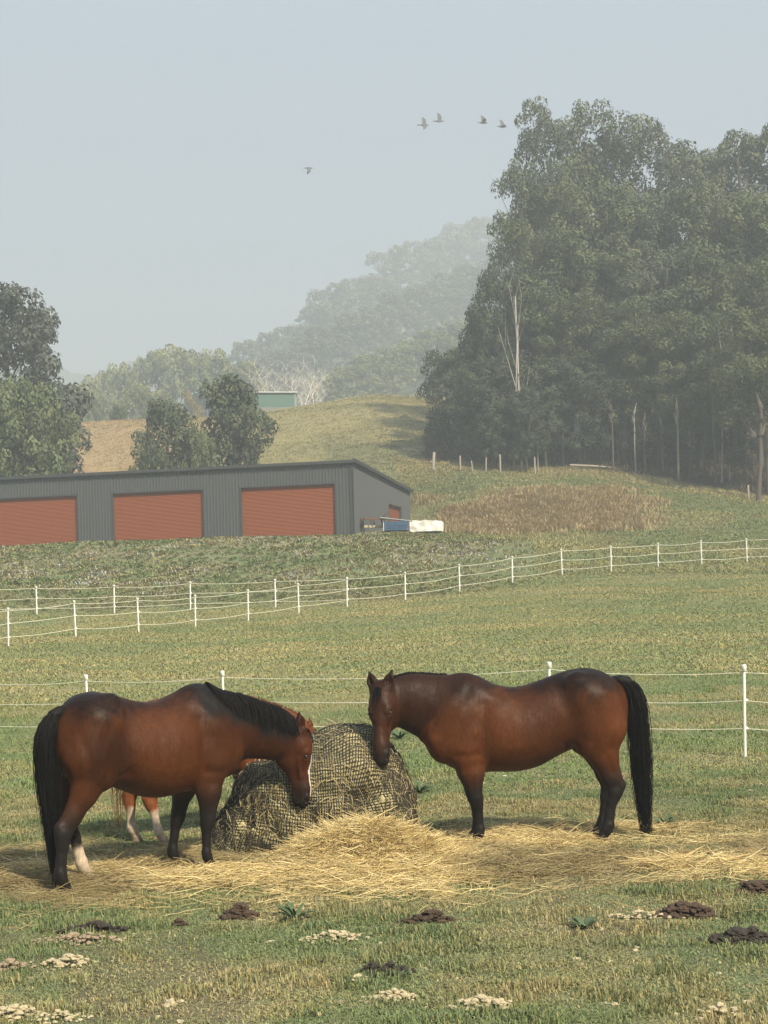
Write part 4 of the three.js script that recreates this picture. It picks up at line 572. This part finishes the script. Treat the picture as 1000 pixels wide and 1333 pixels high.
{ // hay strewn on the ground
  const pos = [], idx = [], col = [], x0 = -1.9, x1 = 1.3, z0 = -12.5, z1 = -10.8, nx = 90, nz = 50;
  for (let j = 0; j <= nz; j++) for (let i = 0; i <= nx; i++) { const x = lerp(x0, x1, i / nx), z = lerp(z0, z1, j / nz), m = hayMound(x, z), y = landHeight(x, z) + m - 0.03 + (noise3(x * 18, 0, z * 18) - 0.5) * 0.05 * clamp(m * 6), n = noise3(x * 30, 1, z * 30); pos.push(x, y, z); col.push(...mix3([0.30, 0.225, 0.095], [0.56, 0.44, 0.19], n)); }
  for (let j = 0; j < nz; j++) for (let i = 0; i < nx; i++) { const a = j * (nx + 1) + i; idx.push(a, a + nx + 1, a + 1, a + 1, a + nx + 1, a + nx + 2); }
  top('hay_pile', geo(pos, idx, col), new THREE.MeshStandardMaterial({ vertexColors: true, roughness: 0.95, side: THREE.DoubleSide }), 'low heap of loose yellow hay spilling from the front of the bale', 'hay', null, 'stuff');
  const variants = [0, 1, 2, 3].map((v) => { const r = rng(300 + v), pts = []; for (let k = 0; k <= 5; k++) { const t = k / 5 - 0.5; pts.push(V(t, 0.10 * (0.25 - t * t) * (r() * 1.4) + 0.01, (r() - 0.5) * 0.09 + (v - 1.5) * 0.22 * t * t * 4 + 0.05 * Math.sin(t * 9 + v))); } return new Tubes().add(pts, [0.006, 0.0075, 0.008, 0.0075, 0.006, 0.003], 3).build(); });
  const rnd = rng(909), sets = variants.map(() => []), straw = [[0.66, 0.525, 0.235], [0.57, 0.44, 0.19], [0.72, 0.60, 0.31], [0.48, 0.36, 0.155], [0.36, 0.26, 0.115], [0.62, 0.51, 0.26]];
  let tries = 0, made = 0; const q = new THREE.Quaternion(), e = new THREE.Euler();
  while (made < 64000 && tries++ < 400000) {
    const pileShare = rnd() < 0.17, x = pileShare ? -0.2 + (rnd() + rnd() - 1) * 0.95 : lerp(-4.6, 4.6, rnd()), z = pileShare ? -11.62 + (rnd() + rnd() - 1) * 0.75 : -lerp(9.2, 14.4, rnd()), h = hayAmount(x, z), m = hayMound(x, z);
    if (rnd() > Math.max(h * h * 1.15, pileShare ? clamp(m * 4) : 0) + 0.006) continue;
    const L = 0.10 + 0.30 * rnd() * rnd() + 0.06 * rnd(), up = (rnd() - 0.5) * (0.18 + (m > 0.08 ? 0.9 : 0.22) * rnd());
    e.set((rnd() - 0.5) * 1.2, rnd() * Math.PI * 2, up, 'YXZ'); q.setFromEuler(e);
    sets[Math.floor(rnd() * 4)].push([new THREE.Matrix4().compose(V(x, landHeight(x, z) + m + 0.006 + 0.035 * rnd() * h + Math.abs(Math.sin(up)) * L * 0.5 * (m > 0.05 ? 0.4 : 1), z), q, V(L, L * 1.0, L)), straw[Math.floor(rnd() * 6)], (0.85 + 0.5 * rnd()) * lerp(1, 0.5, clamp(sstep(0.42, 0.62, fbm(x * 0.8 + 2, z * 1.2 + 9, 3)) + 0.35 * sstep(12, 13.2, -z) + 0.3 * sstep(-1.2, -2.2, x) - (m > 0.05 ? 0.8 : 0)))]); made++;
  }
  const strawM = new THREE.MeshStandardMaterial({ roughness: 0.7, side: THREE.DoubleSide });
  sets.forEach((s, v) => { const im = new THREE.InstancedMesh(variants[v], strawM, s.length); im.name = numbered('strewn_hay'); s.forEach(([m, c, f], k) => { im.setMatrixAt(k, m); im.setColorAt(k, rgb(c[0] * f, c[1] * f, c[2] * f)); }); scene.add(im); tag(im, 'golden hay stalks strewn on the grass round the bale and horses', 'hay', 'strewn hay', 'stuff'); });
}

// ---------- grass ----------
function tuft(seed, blades, h, spread, wide) {
  const r = rng(seed), pos = [], idx = []; let n = 0;
  for (let b = 0; b < blades; b++) {
    const a = r() * 6.283, rr = spread * Math.sqrt(r()), x = Math.cos(a) * rr, z = Math.sin(a) * rr, la = r() * 6.283, lean = 0.35 + 1.1 * r(), H = h * (0.5 + 0.6 * r()), dx = Math.cos(la) * lean * H, dz = Math.sin(la) * lean * H, wx = -Math.sin(la + 0.6 * r()) * wide, wz = Math.cos(la) * wide;
    pos.push(x - wx, -0.01, z - wz, x + wx, -0.01, z + wz, x + dx * 0.4 - wx * 0.8, H * 0.62, z + dz * 0.4 - wz * 0.8, x + dx * 0.4 + wx * 0.8, H * 0.62, z + dz * 0.4 + wz * 0.8, x + dx, H * (1 - 0.35 * lean), z + dz);
    idx.push(n, n + 1, n + 3, n, n + 3, n + 2, n + 2, n + 3, n + 4); n += 5;
  }
  return geo(pos, idx);
}
const bladeM = new THREE.MeshStandardMaterial({ roughness: 0.8, side: THREE.DoubleSide });
function sow(name, label, tufts, n, pick, seed) {   // pick(rnd) -> [x, z, height scale, width scale, colour] or null
  const rnd = rng(seed), sets = tufts.map(() => []), q = new THREE.Quaternion(), up = V(0, 1, 0); let tries = 0, made = 0;
  while (made < n && tries++ < n * 8) { const g = pick(rnd); if (!g) continue; const [x, z, sy, sx, c] = g; q.setFromAxisAngle(up, rnd() * 6.283); sets[Math.floor(rnd() * tufts.length)].push([new THREE.Matrix4().compose(V(x, landHeight(x, z) - 0.004, z), q, V(sx, sy, sx)), c]); made++; }
  sets.forEach((s, k) => { if (!s.length) return; const im = new THREE.InstancedMesh(tufts[k], bladeM, s.length); im.name = numbered(name); s.forEach(([m, c], i) => { im.setMatrixAt(i, m); im.setColorAt(i, rgb(c[0], c[1], c[2])); }); scene.add(im); tag(im, label, 'grass', null, 'stuff'); });
}
const inView = (rnd, d0, d1, pad = 1.1) => { const d = Math.sqrt(lerp(d0 * d0, d1 * d1, rnd())), x = (rnd() * 2 - 1) * 0.268 * pad * d; return [x, -d]; };
const tint = (c, rnd, f = 1) => { const k = f * (0.82 + 0.36 * rnd()); const w = (rnd() - 0.5) * 0.2; return [c[0] * k * (1 + w), c[1] * k, c[2] * k * (1 - w)]; };
sow('pasture_grass', 'short grazed green grass of the near pasture', [tuft(1, 10, 0.032, 0.055, 0.0028), tuft(2, 10, 0.040, 0.06, 0.0026), tuft(3, 9, 0.026, 0.055, 0.003)], 66000, (r) => {
  const [x, z] = inView(r, 5.6, 17), h = hayAmount(x, z); if (r() < h * 0.93) return null; const bare = fbm(x * 0.8 + 11, z * 0.8 + 5, 3); if (bare > 0.62 && r() < 0.5) return null;
  const n = fbm(x * 1.3 + 7, z * 1.3, 3); let c = mix3([0.142, 0.182, 0.070], [0.22, 0.215, 0.090], sstep(0.40, 0.60, n)); if (r() < 0.06 + 0.5 * sstep(0.52, 0.68, n)) c = [0.34, 0.285, 0.14]; const cl = sstep(0.45, 0.75, fbm(x * 4.5, z * 4.5 + 3, 2)); if (r() < 0.45 * (1 - cl)) return null; return [x, z, 0.38 + 1.7 * cl * r() + 0.4 * r(), 0.8 + 0.6 * r(), tint(c, r, 1.05)]; }, 71);
sow('pasture_grass', 'short green grass beyond the horses and along the near fence', [tuft(4, 9, 0.045, 0.08, 0.004), tuft(5, 8, 0.055, 0.09, 0.004)], 46000, (r) => {
  const [x, z] = inView(r, 16, 32), n = fbm(x * 0.7 + 3, z * 0.7, 3); let c = mix3([0.165, 0.218, 0.072], [0.25, 0.25, 0.096], sstep(0.40, 0.60, n)); if (r() < 0.04 + 0.4 * sstep(0.56, 0.70, n)) c = [0.36, 0.31, 0.15]; const cl = sstep(0.5, 0.78, fbm(x * 2.2, z * 2.2 + 3, 3)); if (r() < 0.3 * (1 - cl)) return null; return [x, z, 0.4 + 1.8 * cl * r() + 0.4 * r(), 0.9 + 0.6 * r(), tint(c, r)]; }, 72);
sow('field_grass', 'olive and straw grass of the open field up to the far fences', [tuft(6, 8, 0.065, 0.16, 0.007), tuft(7, 8, 0.08, 0.17, 0.007)], 56000, (r) => {
  const [x, z] = inView(r, 31, 70), n = 0.55 * fbm(x * 0.22 + 3, z * 0.5, 4) + 0.45 * fbm(x * 0.9, z * 2.0, 3); let c = mix3([0.215, 0.252, 0.082], [0.33, 0.30, 0.112], sstep(0.40, 0.58, n)); if (r() < 0.03 + 0.5 * sstep(0.55, 0.66, n)) c = [0.42, 0.355, 0.165]; return [x, z, 0.4 + 0.9 * n * (0.4 + r()), 0.9 + 0.7 * r(), tint(c, r)]; }, 73);
sow('bank_weeds', 'rough green and grey weeds covering the bank below the shed', [tuft(8, 9, 0.17, 0.28, 0.018), tuft(9, 9, 0.22, 0.30, 0.02)], 9500, (r) => {
  const d = lerp(64.5, 86, r()), px = lerp(-40, 760, r()), x = (px - 500) / F * d, z = -d; if (r() > 1 - sstep(540, 740, px)) return null; const s = x + 1.8, bd = d - 84.6 - 0.228 * Math.max(0, -s); if (bd > -0.5 && px < 475) return null;
  const n = fbm(x * 0.5, z * 0.5 + 8, 4), t = sstep(64, 70, d); let c = mix3([0.205, 0.258, 0.080], [0.32, 0.29, 0.120], sstep(0.38, 0.62, n)); if (n > 0.56 && r() < 0.28 * t) c = [0.42, 0.40, 0.37]; else if (r() < 0.2) c = [0.33, 0.27, 0.15]; return [x, z, (0.3 + 1.0 * n * r()) * lerp(0.4, 1, t), 0.9 + 0.6 * r(), tint(c, r)]; }, 74);
sow('tall_brown_grass', 'patch of tall russet dead grass beside the shed', [tuft(10, 10, 0.5, 0.36, 0.012), tuft(11, 10, 0.62, 0.38, 0.012)], 9000, (r) => {
  const d = lerp(88, 107, r()), px = lerp(540, 875, r()), x = (px - 500) / F * d, z = -d, n1 = fbm(x * 0.35, z * 0.35, 4); const a = sstep(88, 91, d + (n1 - 0.5) * 6) * (1 - sstep(100, 108, d + (n1 - 0.5) * 14)) * (1 - sstep(790, 885, px + (n1 - 0.5) * 160)); if (r() > a) return null; if (px < 575 && d < 103) return null;
  return [x, z, 0.55 + 0.6 * r(), 1, tint(mix3([0.38, 0.29, 0.155], [0.50, 0.41, 0.22], r()), r)]; }, 75);
sow('slope_grass', 'green and straw grass on the slope below the forest', [tuft(12, 9, 0.15, 0.34, 0.013), tuft(13, 9, 0.19, 0.36, 0.013)], 40000, (r) => {
  const [x, z] = inView(r, 69, 124), d = -z, px = pxOf(x, z); if (px < 520 || (px < 700 && d < 84)) return null; const edge = 121 - Math.max(0, px - 700) * 0.046; if (d > edge + 2) return null; const n = fbm(x * 0.25, z * 0.25, 4); let c = mix3([0.195, 0.235, 0.072], [0.31, 0.285, 0.108], sstep(0.38, 0.64, n)); const e = sstep(edge - 8, edge - 3, d); if (r() < 0.12 + 0.7 * e) c = [0.33, 0.275, 0.125]; return [x, z, (0.4 + 0.8 * n * r()) * (1 + 1.6 * e * r()), 0.9 + 0.6 * r(), tint(c, r)]; }, 76);
sow('hill_grass', 'dry yellow grass of the hill behind the shed', [tuft(14, 9, 0.18, 0.5, 0.016), tuft(15, 9, 0.22, 0.55, 0.016)], 40000, (r) => {
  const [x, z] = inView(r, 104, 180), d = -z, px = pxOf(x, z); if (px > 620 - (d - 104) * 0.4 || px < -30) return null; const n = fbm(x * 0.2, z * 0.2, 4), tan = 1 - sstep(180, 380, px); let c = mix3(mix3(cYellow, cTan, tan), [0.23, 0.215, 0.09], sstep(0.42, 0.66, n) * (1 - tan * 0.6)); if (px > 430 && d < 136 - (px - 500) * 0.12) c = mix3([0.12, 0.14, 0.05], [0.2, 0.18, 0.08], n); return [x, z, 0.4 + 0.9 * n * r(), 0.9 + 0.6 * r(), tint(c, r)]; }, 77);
sow('forest_floor_scrub', 'dry scrub and bracken at the foot of the forest', [tuft(16, 10, 0.8, 0.4, 0.03), tuft(17, 10, 1.1, 0.45, 0.03)], 5000, (r) => {
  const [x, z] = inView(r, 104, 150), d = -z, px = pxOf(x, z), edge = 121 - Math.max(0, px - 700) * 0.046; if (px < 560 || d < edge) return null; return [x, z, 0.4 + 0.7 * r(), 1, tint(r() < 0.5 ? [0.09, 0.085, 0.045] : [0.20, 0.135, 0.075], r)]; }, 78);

// ---------- dung, clods, weeds ----------
function lump(seed, r, sq = 0.5) { const g = new THREE.IcosahedronGeometry(r, 2), p = g.attributes.position; for (let k = 0; k < p.count; k++) { const x = p.getX(k), y = p.getY(k), z = p.getZ(k), f = 0.35 + 0.8 * noise3(x / r * 1.6 + seed, y / r * 1.6, z / r * 1.6) + 0.55 * noise3(x / r * 4 + seed, y / r * 4, z / r * 4); p.setXYZ(k, x * f, y * f * sq, z * f); } g.computeVertexNormals(); return g; }
function heap(seed, n, rx, rz, size, tall) { const r = rng(seed), gs = []; for (let k = 0; k < n; k++) { const a = r() * 6.283, q = Math.pow(r(), 0.7) * (r() < 0.15 ? 1.7 : 1), s = size * (0.45 + 0.8 * r()) * Math.max(0.45, 1.15 - 0.5 * q); const g = lump(seed + k, s); g.translate(Math.cos(a) * q * rx, s * 0.2 + 0.009 + tall * Math.max(0, 1 - q * q) * r(), Math.sin(a) * q * rz); gs.push(g); } return mergeGeometries(gs); }
const dungM = mat(0.062, 0.040, 0.026, 0.95), darkDungM = mat(0.035, 0.027, 0.021, 0.95), paleM = mat(0.43, 0.37, 0.235, 0.95), tanM = mat(0.29, 0.225, 0.15, 0.95);
const lay = (name, g, m, label, cat, px, py, group) => { const p = hitLand(px, py), o = top(name, g, m, label, cat, group); o.position.copy(p); o.position.y -= 0.004; return o; };
lay('dung_pile', heap(1, 85, 0.143, 0.077, 0.030, 0.065), dungM, 'dark brown dung pile just below the strewn hay near the standing legs', 'dung', 314, 1194);
lay('dung_pile', heap(2, 79, 0.176, 0.066, 0.025, 0.063), dungM, 'dark flattish dung pile alone on the grass below the middle of the hay', 'dung', 560, 1200);
lay('dung_pile', heap(3, 112, 0.209, 0.099, 0.032, 0.080), dungM, 'largest dark dung pile, with pale clods strung out at its end', 'dung', 893, 1192);
lay('dung_pile', heap(4, 85, 0.220, 0.066, 0.035, 0.063), darkDungM, 'row of blackish dung lumps near a pale clod', 'dung', 962, 1226);
lay('dung_pile', heap(5, 66, 0.176, 0.077, 0.024, 0.055), darkDungM, 'thin dark dung smear with a small green sprig', 'dung', 500, 1268);
lay('dung_pile', heap(6, 59, 0.143, 0.088, 0.035, 0.070), dungM, 'dung lumps at the edge of the hay beside the right-hand grass', 'dung', 985, 1161);
lay('dung_pile', heap(7, 72, 0.242, 0.066, 0.025, 0.055), darkDungM, 'blackish crumbs behind the pinkish clods', 'dung', 122, 1214);
lay('dung_pile', heap(21, 26, 0.044, 0.033, 0.022, 0.055), dungM, 'single small brown dung lump at the hay edge', 'dung', 235, 1205);
lay('clod_patch', heap(8, 110, 0.220, 0.101, 0.016, 0.048), paleM, 'cream crumbly clods scattered in a band on the grass', 'clods', 435, 1224);
lay('clod_patch', heap(9, 121, 0.176, 0.089, 0.016, 0.050), paleM, 'cream crumbly clods in a tight patch', 'clods', 90, 1256);
lay('clod_patch', heap(10, 125, 0.308, 0.113, 0.017, 0.045), tanM, 'pinkish tan clods in front of blackish crumbs', 'clods', 100, 1226);
lay('clod_patch', heap(11, 145, 0.187, 0.108, 0.017, 0.057), paleM, 'brightest cream clod heap low on the near grass', 'clods', 628, 1312);
lay('clod_patch', heap(12, 61, 0.132, 0.063, 0.018, 0.045), paleM, 'pale clods by the green weed', 'clods', 512, 1300);
lay('clod_patch', heap(13, 48, 0.242, 0.063, 0.017, 0.045), paleM, 'string of pale clods leading to the largest dung pile', 'clods', 826, 1196);
lay('clod_patch', heap(14, 72, 0.132, 0.101, 0.019, 0.050), tanM, 'tan clods at the left verge of the near grass', 'clods', 12, 1262);
lay('clod_patch', heap(15, 81, 0.154, 0.113, 0.019, 0.055), paleM, 'cream and tan clods at the very front of the pasture', 'clods', 18, 1326);
lay('clod_patch', heap(16, 61, 0.154, 0.076, 0.014, 0.045), paleM, 'small cream clods beside the front tan ones', 'clods', 78, 1328);
lay('clod_patch', heap(17, 17, 0.066, 0.037, 0.018, 0.045), paleM, 'flat pale clod against the thin dark dung smear', 'clods', 467, 1278);
lay('clod_patch', heap(18, 33, 0.110, 0.076, 0.018, 0.050), paleM, 'pale clods beside the right edge dung row', 'clods', 935, 1321);
{ // single pale clods
  const r = rng(44); for (let k = 0; k < 70; k++) { const px = 1000 * r(), py = lerp(1180, 1330, r()), g = lump(100 + k, 0.012 + 0.016 * r(), 0.6); lay('clod', g, r() < 0.6 ? paleM : tanM, 'single small pale clod on the short grass', 'clod', px, py, 'single pale clods'); }
  for (let k = 0; k < 26; k++) { const px = lerp(520, 1000, r()), py = lerp(965, 1030, r()), g = lump(200 + k, 0.016 + 0.02 * r(), 0.6); lay('clod', g, r() < 0.5 ? paleM : tanM, 'small pale clod on the grass beyond the bay horses', 'clod', px, py, 'clods beyond the horses'); }
  lay('clod', lump(77, 0.036, 0.9), paleM, 'round cream clod alone on the near grass', 'clod', 222, 1308);
}
{ // broad-leaved weeds
  const weedM = mat(0.070, 0.108, 0.046, 0.7), weed = (seed, n, h, w) => { const r = rng(seed), pos = [], idx = []; let m = 0; for (let b = 0; b < n; b++) { const a = r() * 6.283, L = h * (0.6 + 0.6 * r()), up = 0.35 + 0.6 * r(), cx = Math.cos(a), cz = Math.sin(a), wd = w * (0.7 + 0.6 * r()); [[0, 0.2], [0.35, 1], [0.7, 0.8], [1, 0]].forEach(([t, q]) => { const x = cx * L * t, z = cz * L * t, y = L * up * (t * 1.5 - t * t * 0.8); pos.push(x - cz * wd * q, y, z + cx * wd * q, x + cz * wd * q, y, z - cx * wd * q); }); for (let s = 0; s < 3; s++) idx.push(m + 2 * s, m + 2 * s + 1, m + 2 * s + 3, m + 2 * s, m + 2 * s + 3, m + 2 * s + 2); m += 8; } return geo(pos, idx); };
  lay('weed', weed(1, 26, 0.13, 0.012), weedM, 'dark spiky green weed on bare short grass below the hay', 'weed', 760, 1208);
  lay('weed', weed(2, 10, 0.07, 0.014), weedM, 'small green sprig growing in the thin dark dung smear', 'weed', 517, 1272);
  lay('weed', weed(3, 30, 0.16, 0.012), weedM, 'green weed tuft in the hay below the standing bay horse', 'weed', 640, 1138);
  lay('weed', weed(4, 36, 0.22, 0.013), weedM, 'green weed clump on grass under the wire beside the bale', 'weed', 545, 1032);
  lay('weed', weed(5, 30, 0.2, 0.012), weedM, 'green weed clump in the hay beside the black tail', 'weed', 866, 1076);
  lay('weed', weed(6, 30, 0.16, 0.012), weedM, 'green weed clump at the hay edge towards the right fence post', 'weed', 925, 1118);
  lay('weed', weed(7, 40, 0.26, 0.014), weedM, 'green weed clump in the grass beneath the lowest near-fence wire', 'weed', 520, 962);
  lay('weed', weed(8, 30, 0.18, 0.012), weedM, 'green weed by the dung pile under the eating horse', 'weed', 385, 1196);
}

// ---------- things beside the shed ----------
{
  const base = (px, d) => { const p = onLand(px, d); p.y -= 0.02; return p; };
  const L = thing('rusty_implement', 'rusty brown farm implement lying against the shed side', 'farm implement'); L.position.copy(base(493, 86.5)); L.position.y += 0.3; L.scale.setScalar(0.85); L.rotation.y = 0.3;
  const rust = mat(0.115, 0.062, 0.040, 0.85), rustD = mat(0.06, 0.04, 0.032, 0.9);
  part('beam', mergeGeometries([box(1.9, 0.14, 0.16, 0, 0.62, 0), box(1.9, 0.14, 0.16, 0, 0.62, -0.6)]), rust, L);
  part('cross_bar', mergeGeometries([box(0.14, 0.12, 0.44, -0.7, 0.62, -0.3), box(0.14, 0.12, 0.44, 0.7, 0.62, -0.3)]), rust, L);
  for (let k = 0; k < 5; k++) part('tine', new Tubes().add([V(-0.8 + k * 0.4, 0.6, k % 2 ? 0 : -0.6), V(-0.85 + k * 0.4, 0.3, (k % 2 ? 0 : -0.6) + 0.15), V(-0.72 + k * 0.4, 0.0, (k % 2 ? 0 : -0.6) + 0.25)], [0.05, 0.05, 0.03], 6).build(), rustD, L);
  part('hitch', new Tubes().add([V(0.5, 0.65, -0.1), V(0.9, 1.0, -0.3), V(0.5, 0.65, -0.5)], 0.05, 6).build(), rustD, L);
  part('timber_block', box(1.7, 0.16, 0.3, 0, 0.08, -0.3), mat(0.42, 0.36, 0.26, 0.9), L);
  const C = thing('blue_crate', 'blue slatted pallet crate with a white end leaning by the shed', 'crate'); C.position.copy(base(519, 86.5)); C.position.y += 0.12; C.scale.set(0.9, 0.72, 0.8); C.rotation.y = -0.12;
  const blue = mat(0.045, 0.105, 0.20, 0.6), white = mat(0.72, 0.72, 0.70, 0.6);
  for (let k = 0; k < 4; k++) { part('slat', box(1.5, 0.13, 0.035, 0, 0.1 + k * 0.19, 0.62), blue, C); part('slat', box(1.5, 0.13, 0.035, 0, 0.1 + k * 0.19, -0.62), blue, C); }
  for (const x of [-0.5, 0, 0.5]) for (const s of [-1, 1]) part('upright', box(0.08, 0.8, 0.05, x, 0.4, s * 0.575), blue, C);
  part('end_panel', box(0.06, 0.86, 1.2, -0.79, 0.43, 0), white, C); part('end_panel', box(0.06, 0.8, 1.1, 0.72, 0.4, 0), blue, C); part('floor', box(1.4, 0.06, 1.1, 0, 0.03, 0), blue, C);
  const S = top('metal_sheet', box(1.9, 0.05, 0.8), mat(0.42, 0.45, 0.47, 0.4, { metalness: 0.4 }), 'grey metal sheet lying tilted across the blue crate', 'metal sheet'); S.position.copy(base(522, 86.4)).add(V(-0.15, 0.80, 0.1)); S.rotation.z = -0.13;
  const G = new THREE.BoxGeometry(1.9, 0.66, 1.1, 20, 8, 10), p = G.attributes.position; for (let k = 0; k < p.count; k++) { const x = p.getX(k), y = p.getY(k), z = p.getZ(k), n = (noise3(x * 3, y * 4, z * 3) - 0.5) * 0.16 + (noise3(x * 9, y * 9, z * 9) - 0.5) * 0.05; p.setXYZ(k, x * (1 - 0.05 * (y > 0.25)) + n * 0.4, (y + 0.33) * (1 - 0.16 * (x + 1) / 2) + n * (y > 0 ? 1 : 0.1), z + n); } G.computeVertexNormals();
  const W = top('wrapped_bundle', G, mat(0.80, 0.79, 0.75, 0.55), 'lumpy white plastic-wrapped bundle at the corner of the shed', 'bundle'); W.position.copy(base(558, 87.5)); W.position.y += 0.12; W.rotation.y = -0.15;
}
{ // small green shed on the hill
  const p = onLand(367, 178), s = thing('garden_shed', 'small green metal shed with a pale roof on the hill crest', 'shed'); s.position.copy(p); s.position.y += rowHeight(370, 531, 178) - p.y - 0.1; s.rotation.y = 0.1;
  const g = mat(0.075, 0.15, 0.115, 0.6); part('wall', box(5.4, 1.75, 3, -0.4, 0.85, 0), g, s); part('roof', box(5.9, 0.10, 3.5, -0.4, 1.79, 0).rotateZ(-0.012), mat(0.62, 0.64, 0.64, 0.5), s); part('wall_trim', box(0.08, 1.7, 0.05, 2.2, 0.85, 1.53), mat(0.4, 0.45, 0.42, 0.6), s); part('base_slab', box(5.6, 1.6, 3.2, -0.4, -0.82, 0), mat(0.2, 0.2, 0.18, 0.9), s);
}
{ // old timber posts at the forest edge
  const oldM = mat(0.33, 0.29, 0.235, 0.9); [[568, 116, 1.5, 0.13, 0.10], [604, 115.6, 1.25, 0.07, 0.0], [620, 115.6, 0.9, 0.05, -0.1], [637, 115.4, 1.2, 0.06, 0.05], [656, 115.2, 1.5, 0.075, 0.0], [701, 114.6, 1.4, 0.065, 0.0], [978, 103.5, 1.1, 0.07, 0.0]].forEach(([px, d, h, r, lean], k) => { const o = top('timber_post', new Tubes().add([V(0, -0.2, 0), V(lean * h * 0.5, h * 0.5, 0), V(lean * h, h, 0)], [r * 1.1, r, r * 0.9], 7).build(), oldM, k === 0 ? 'thick leaning weathered strainer post at the forest corner' : k === 6 ? 'short old post in front of the thick leaning trunk' : 'thin grey weathered fence post along the forest edge', 'post', k === 0 || k === 6 ? null : 'old posts along the forest edge'); o.position.copy(onLand(px, d)); });
  const log = top('fallen_log', new Tubes().add([V(-2.2, 0.35, 0), V(0, 0.3, 0.2), V(2.3, 0.15, 0.1)], [0.08, 0.10, 0.07], 7).build(), oldM, 'pale fallen log lying at the foot of the forest', 'log'); log.position.copy(onLand(782, 117)); log.rotation.z = -0.06;
}

// ---------- birds ----------
{
  const birdM = mat(0.09, 0.09, 0.095, 0.9);
  const bird = (label, px, py, d, yaw, flap, bank) => {
    const b = thing('bird', label, 'bird', 'birds flying'); b.position.copy(pointAt(px, py, d)); b.rotation.set(bank, yaw, 0, 'YXZ'); b.scale.setScalar(2.3);
    part('body', new THREE.LatheGeometry([[0.0, -0.30], [0.03, -0.27], [0.045, -0.2], [0.07, -0.05], [0.075, 0.05], [0.05, 0.15], [0.045, 0.2], [0.03, 0.25], [0.006, 0.31]].map(([x, y]) => new THREE.Vector2(x, y)), 10).rotateZ(-Math.PI / 2), birdM, b);
    for (const s of [-1, 1]) { const pos = [], idx = []; const sec = [[0, 0.13, -0.10], [0.22, 0.15, -0.10], [0.40, 0.12, -0.10], [0.52, 0.02, -0.11], [0.58, -0.06, -0.10]]; sec.forEach(([w, le, te], k) => { const y = Math.sin(flap) * w + 0.02 * Math.sin(k), zz = s * Math.cos(flap) * w; pos.push(le, y + 0.008, zz, te, y, zz, te, y - 0.006, zz, le, y - 0.010, zz); }); for (let k = 0; k < 4; k++) for (let e = 0; e < 4; e++) { const a = k * 4 + e, c = k * 4 + (e + 1) % 4; idx.push(a, c, a + 4, c, c + 4, a + 4); } part('wing', geo(pos, idx), birdM, b); }
    part('tail', geo([-0.2, 0.01, -0.03, -0.2, 0.01, 0.03, -0.42, 0, 0.075, -0.42, 0, -0.075, -0.2, -0.01, 0, -0.42, -0.012, 0], [0, 1, 2, 0, 2, 3, 0, 4, 5, 0, 5, 3, 1, 4, 5, 1, 5, 2]), birdM, b);
  };
  bird('first dark bird of the group of four over the forest, wings spread high', 552, 163, 206, 0.1, 0.25, 1.0); bird('dark bird flying beside the leading pair, wings up', 572, 158, 210, 0.1, 0.45, 0.9);
  bird('dark bird near the tree tops with wings half raised', 629, 160, 213, 0.15, 0.7, 0.5); bird('dark bird flying closest to the forest crown', 654, 165, 210, 0.2, 0.5, 0.6); bird('lone small bird flying apart from the group of four', 402, 219, 236, 0.1, -0.6, 0.15);
}
scene.traverse((o) => { if (o.isMesh) o.castShadow = o.receiveShadow = true; });
renderer.render(scene, camera);
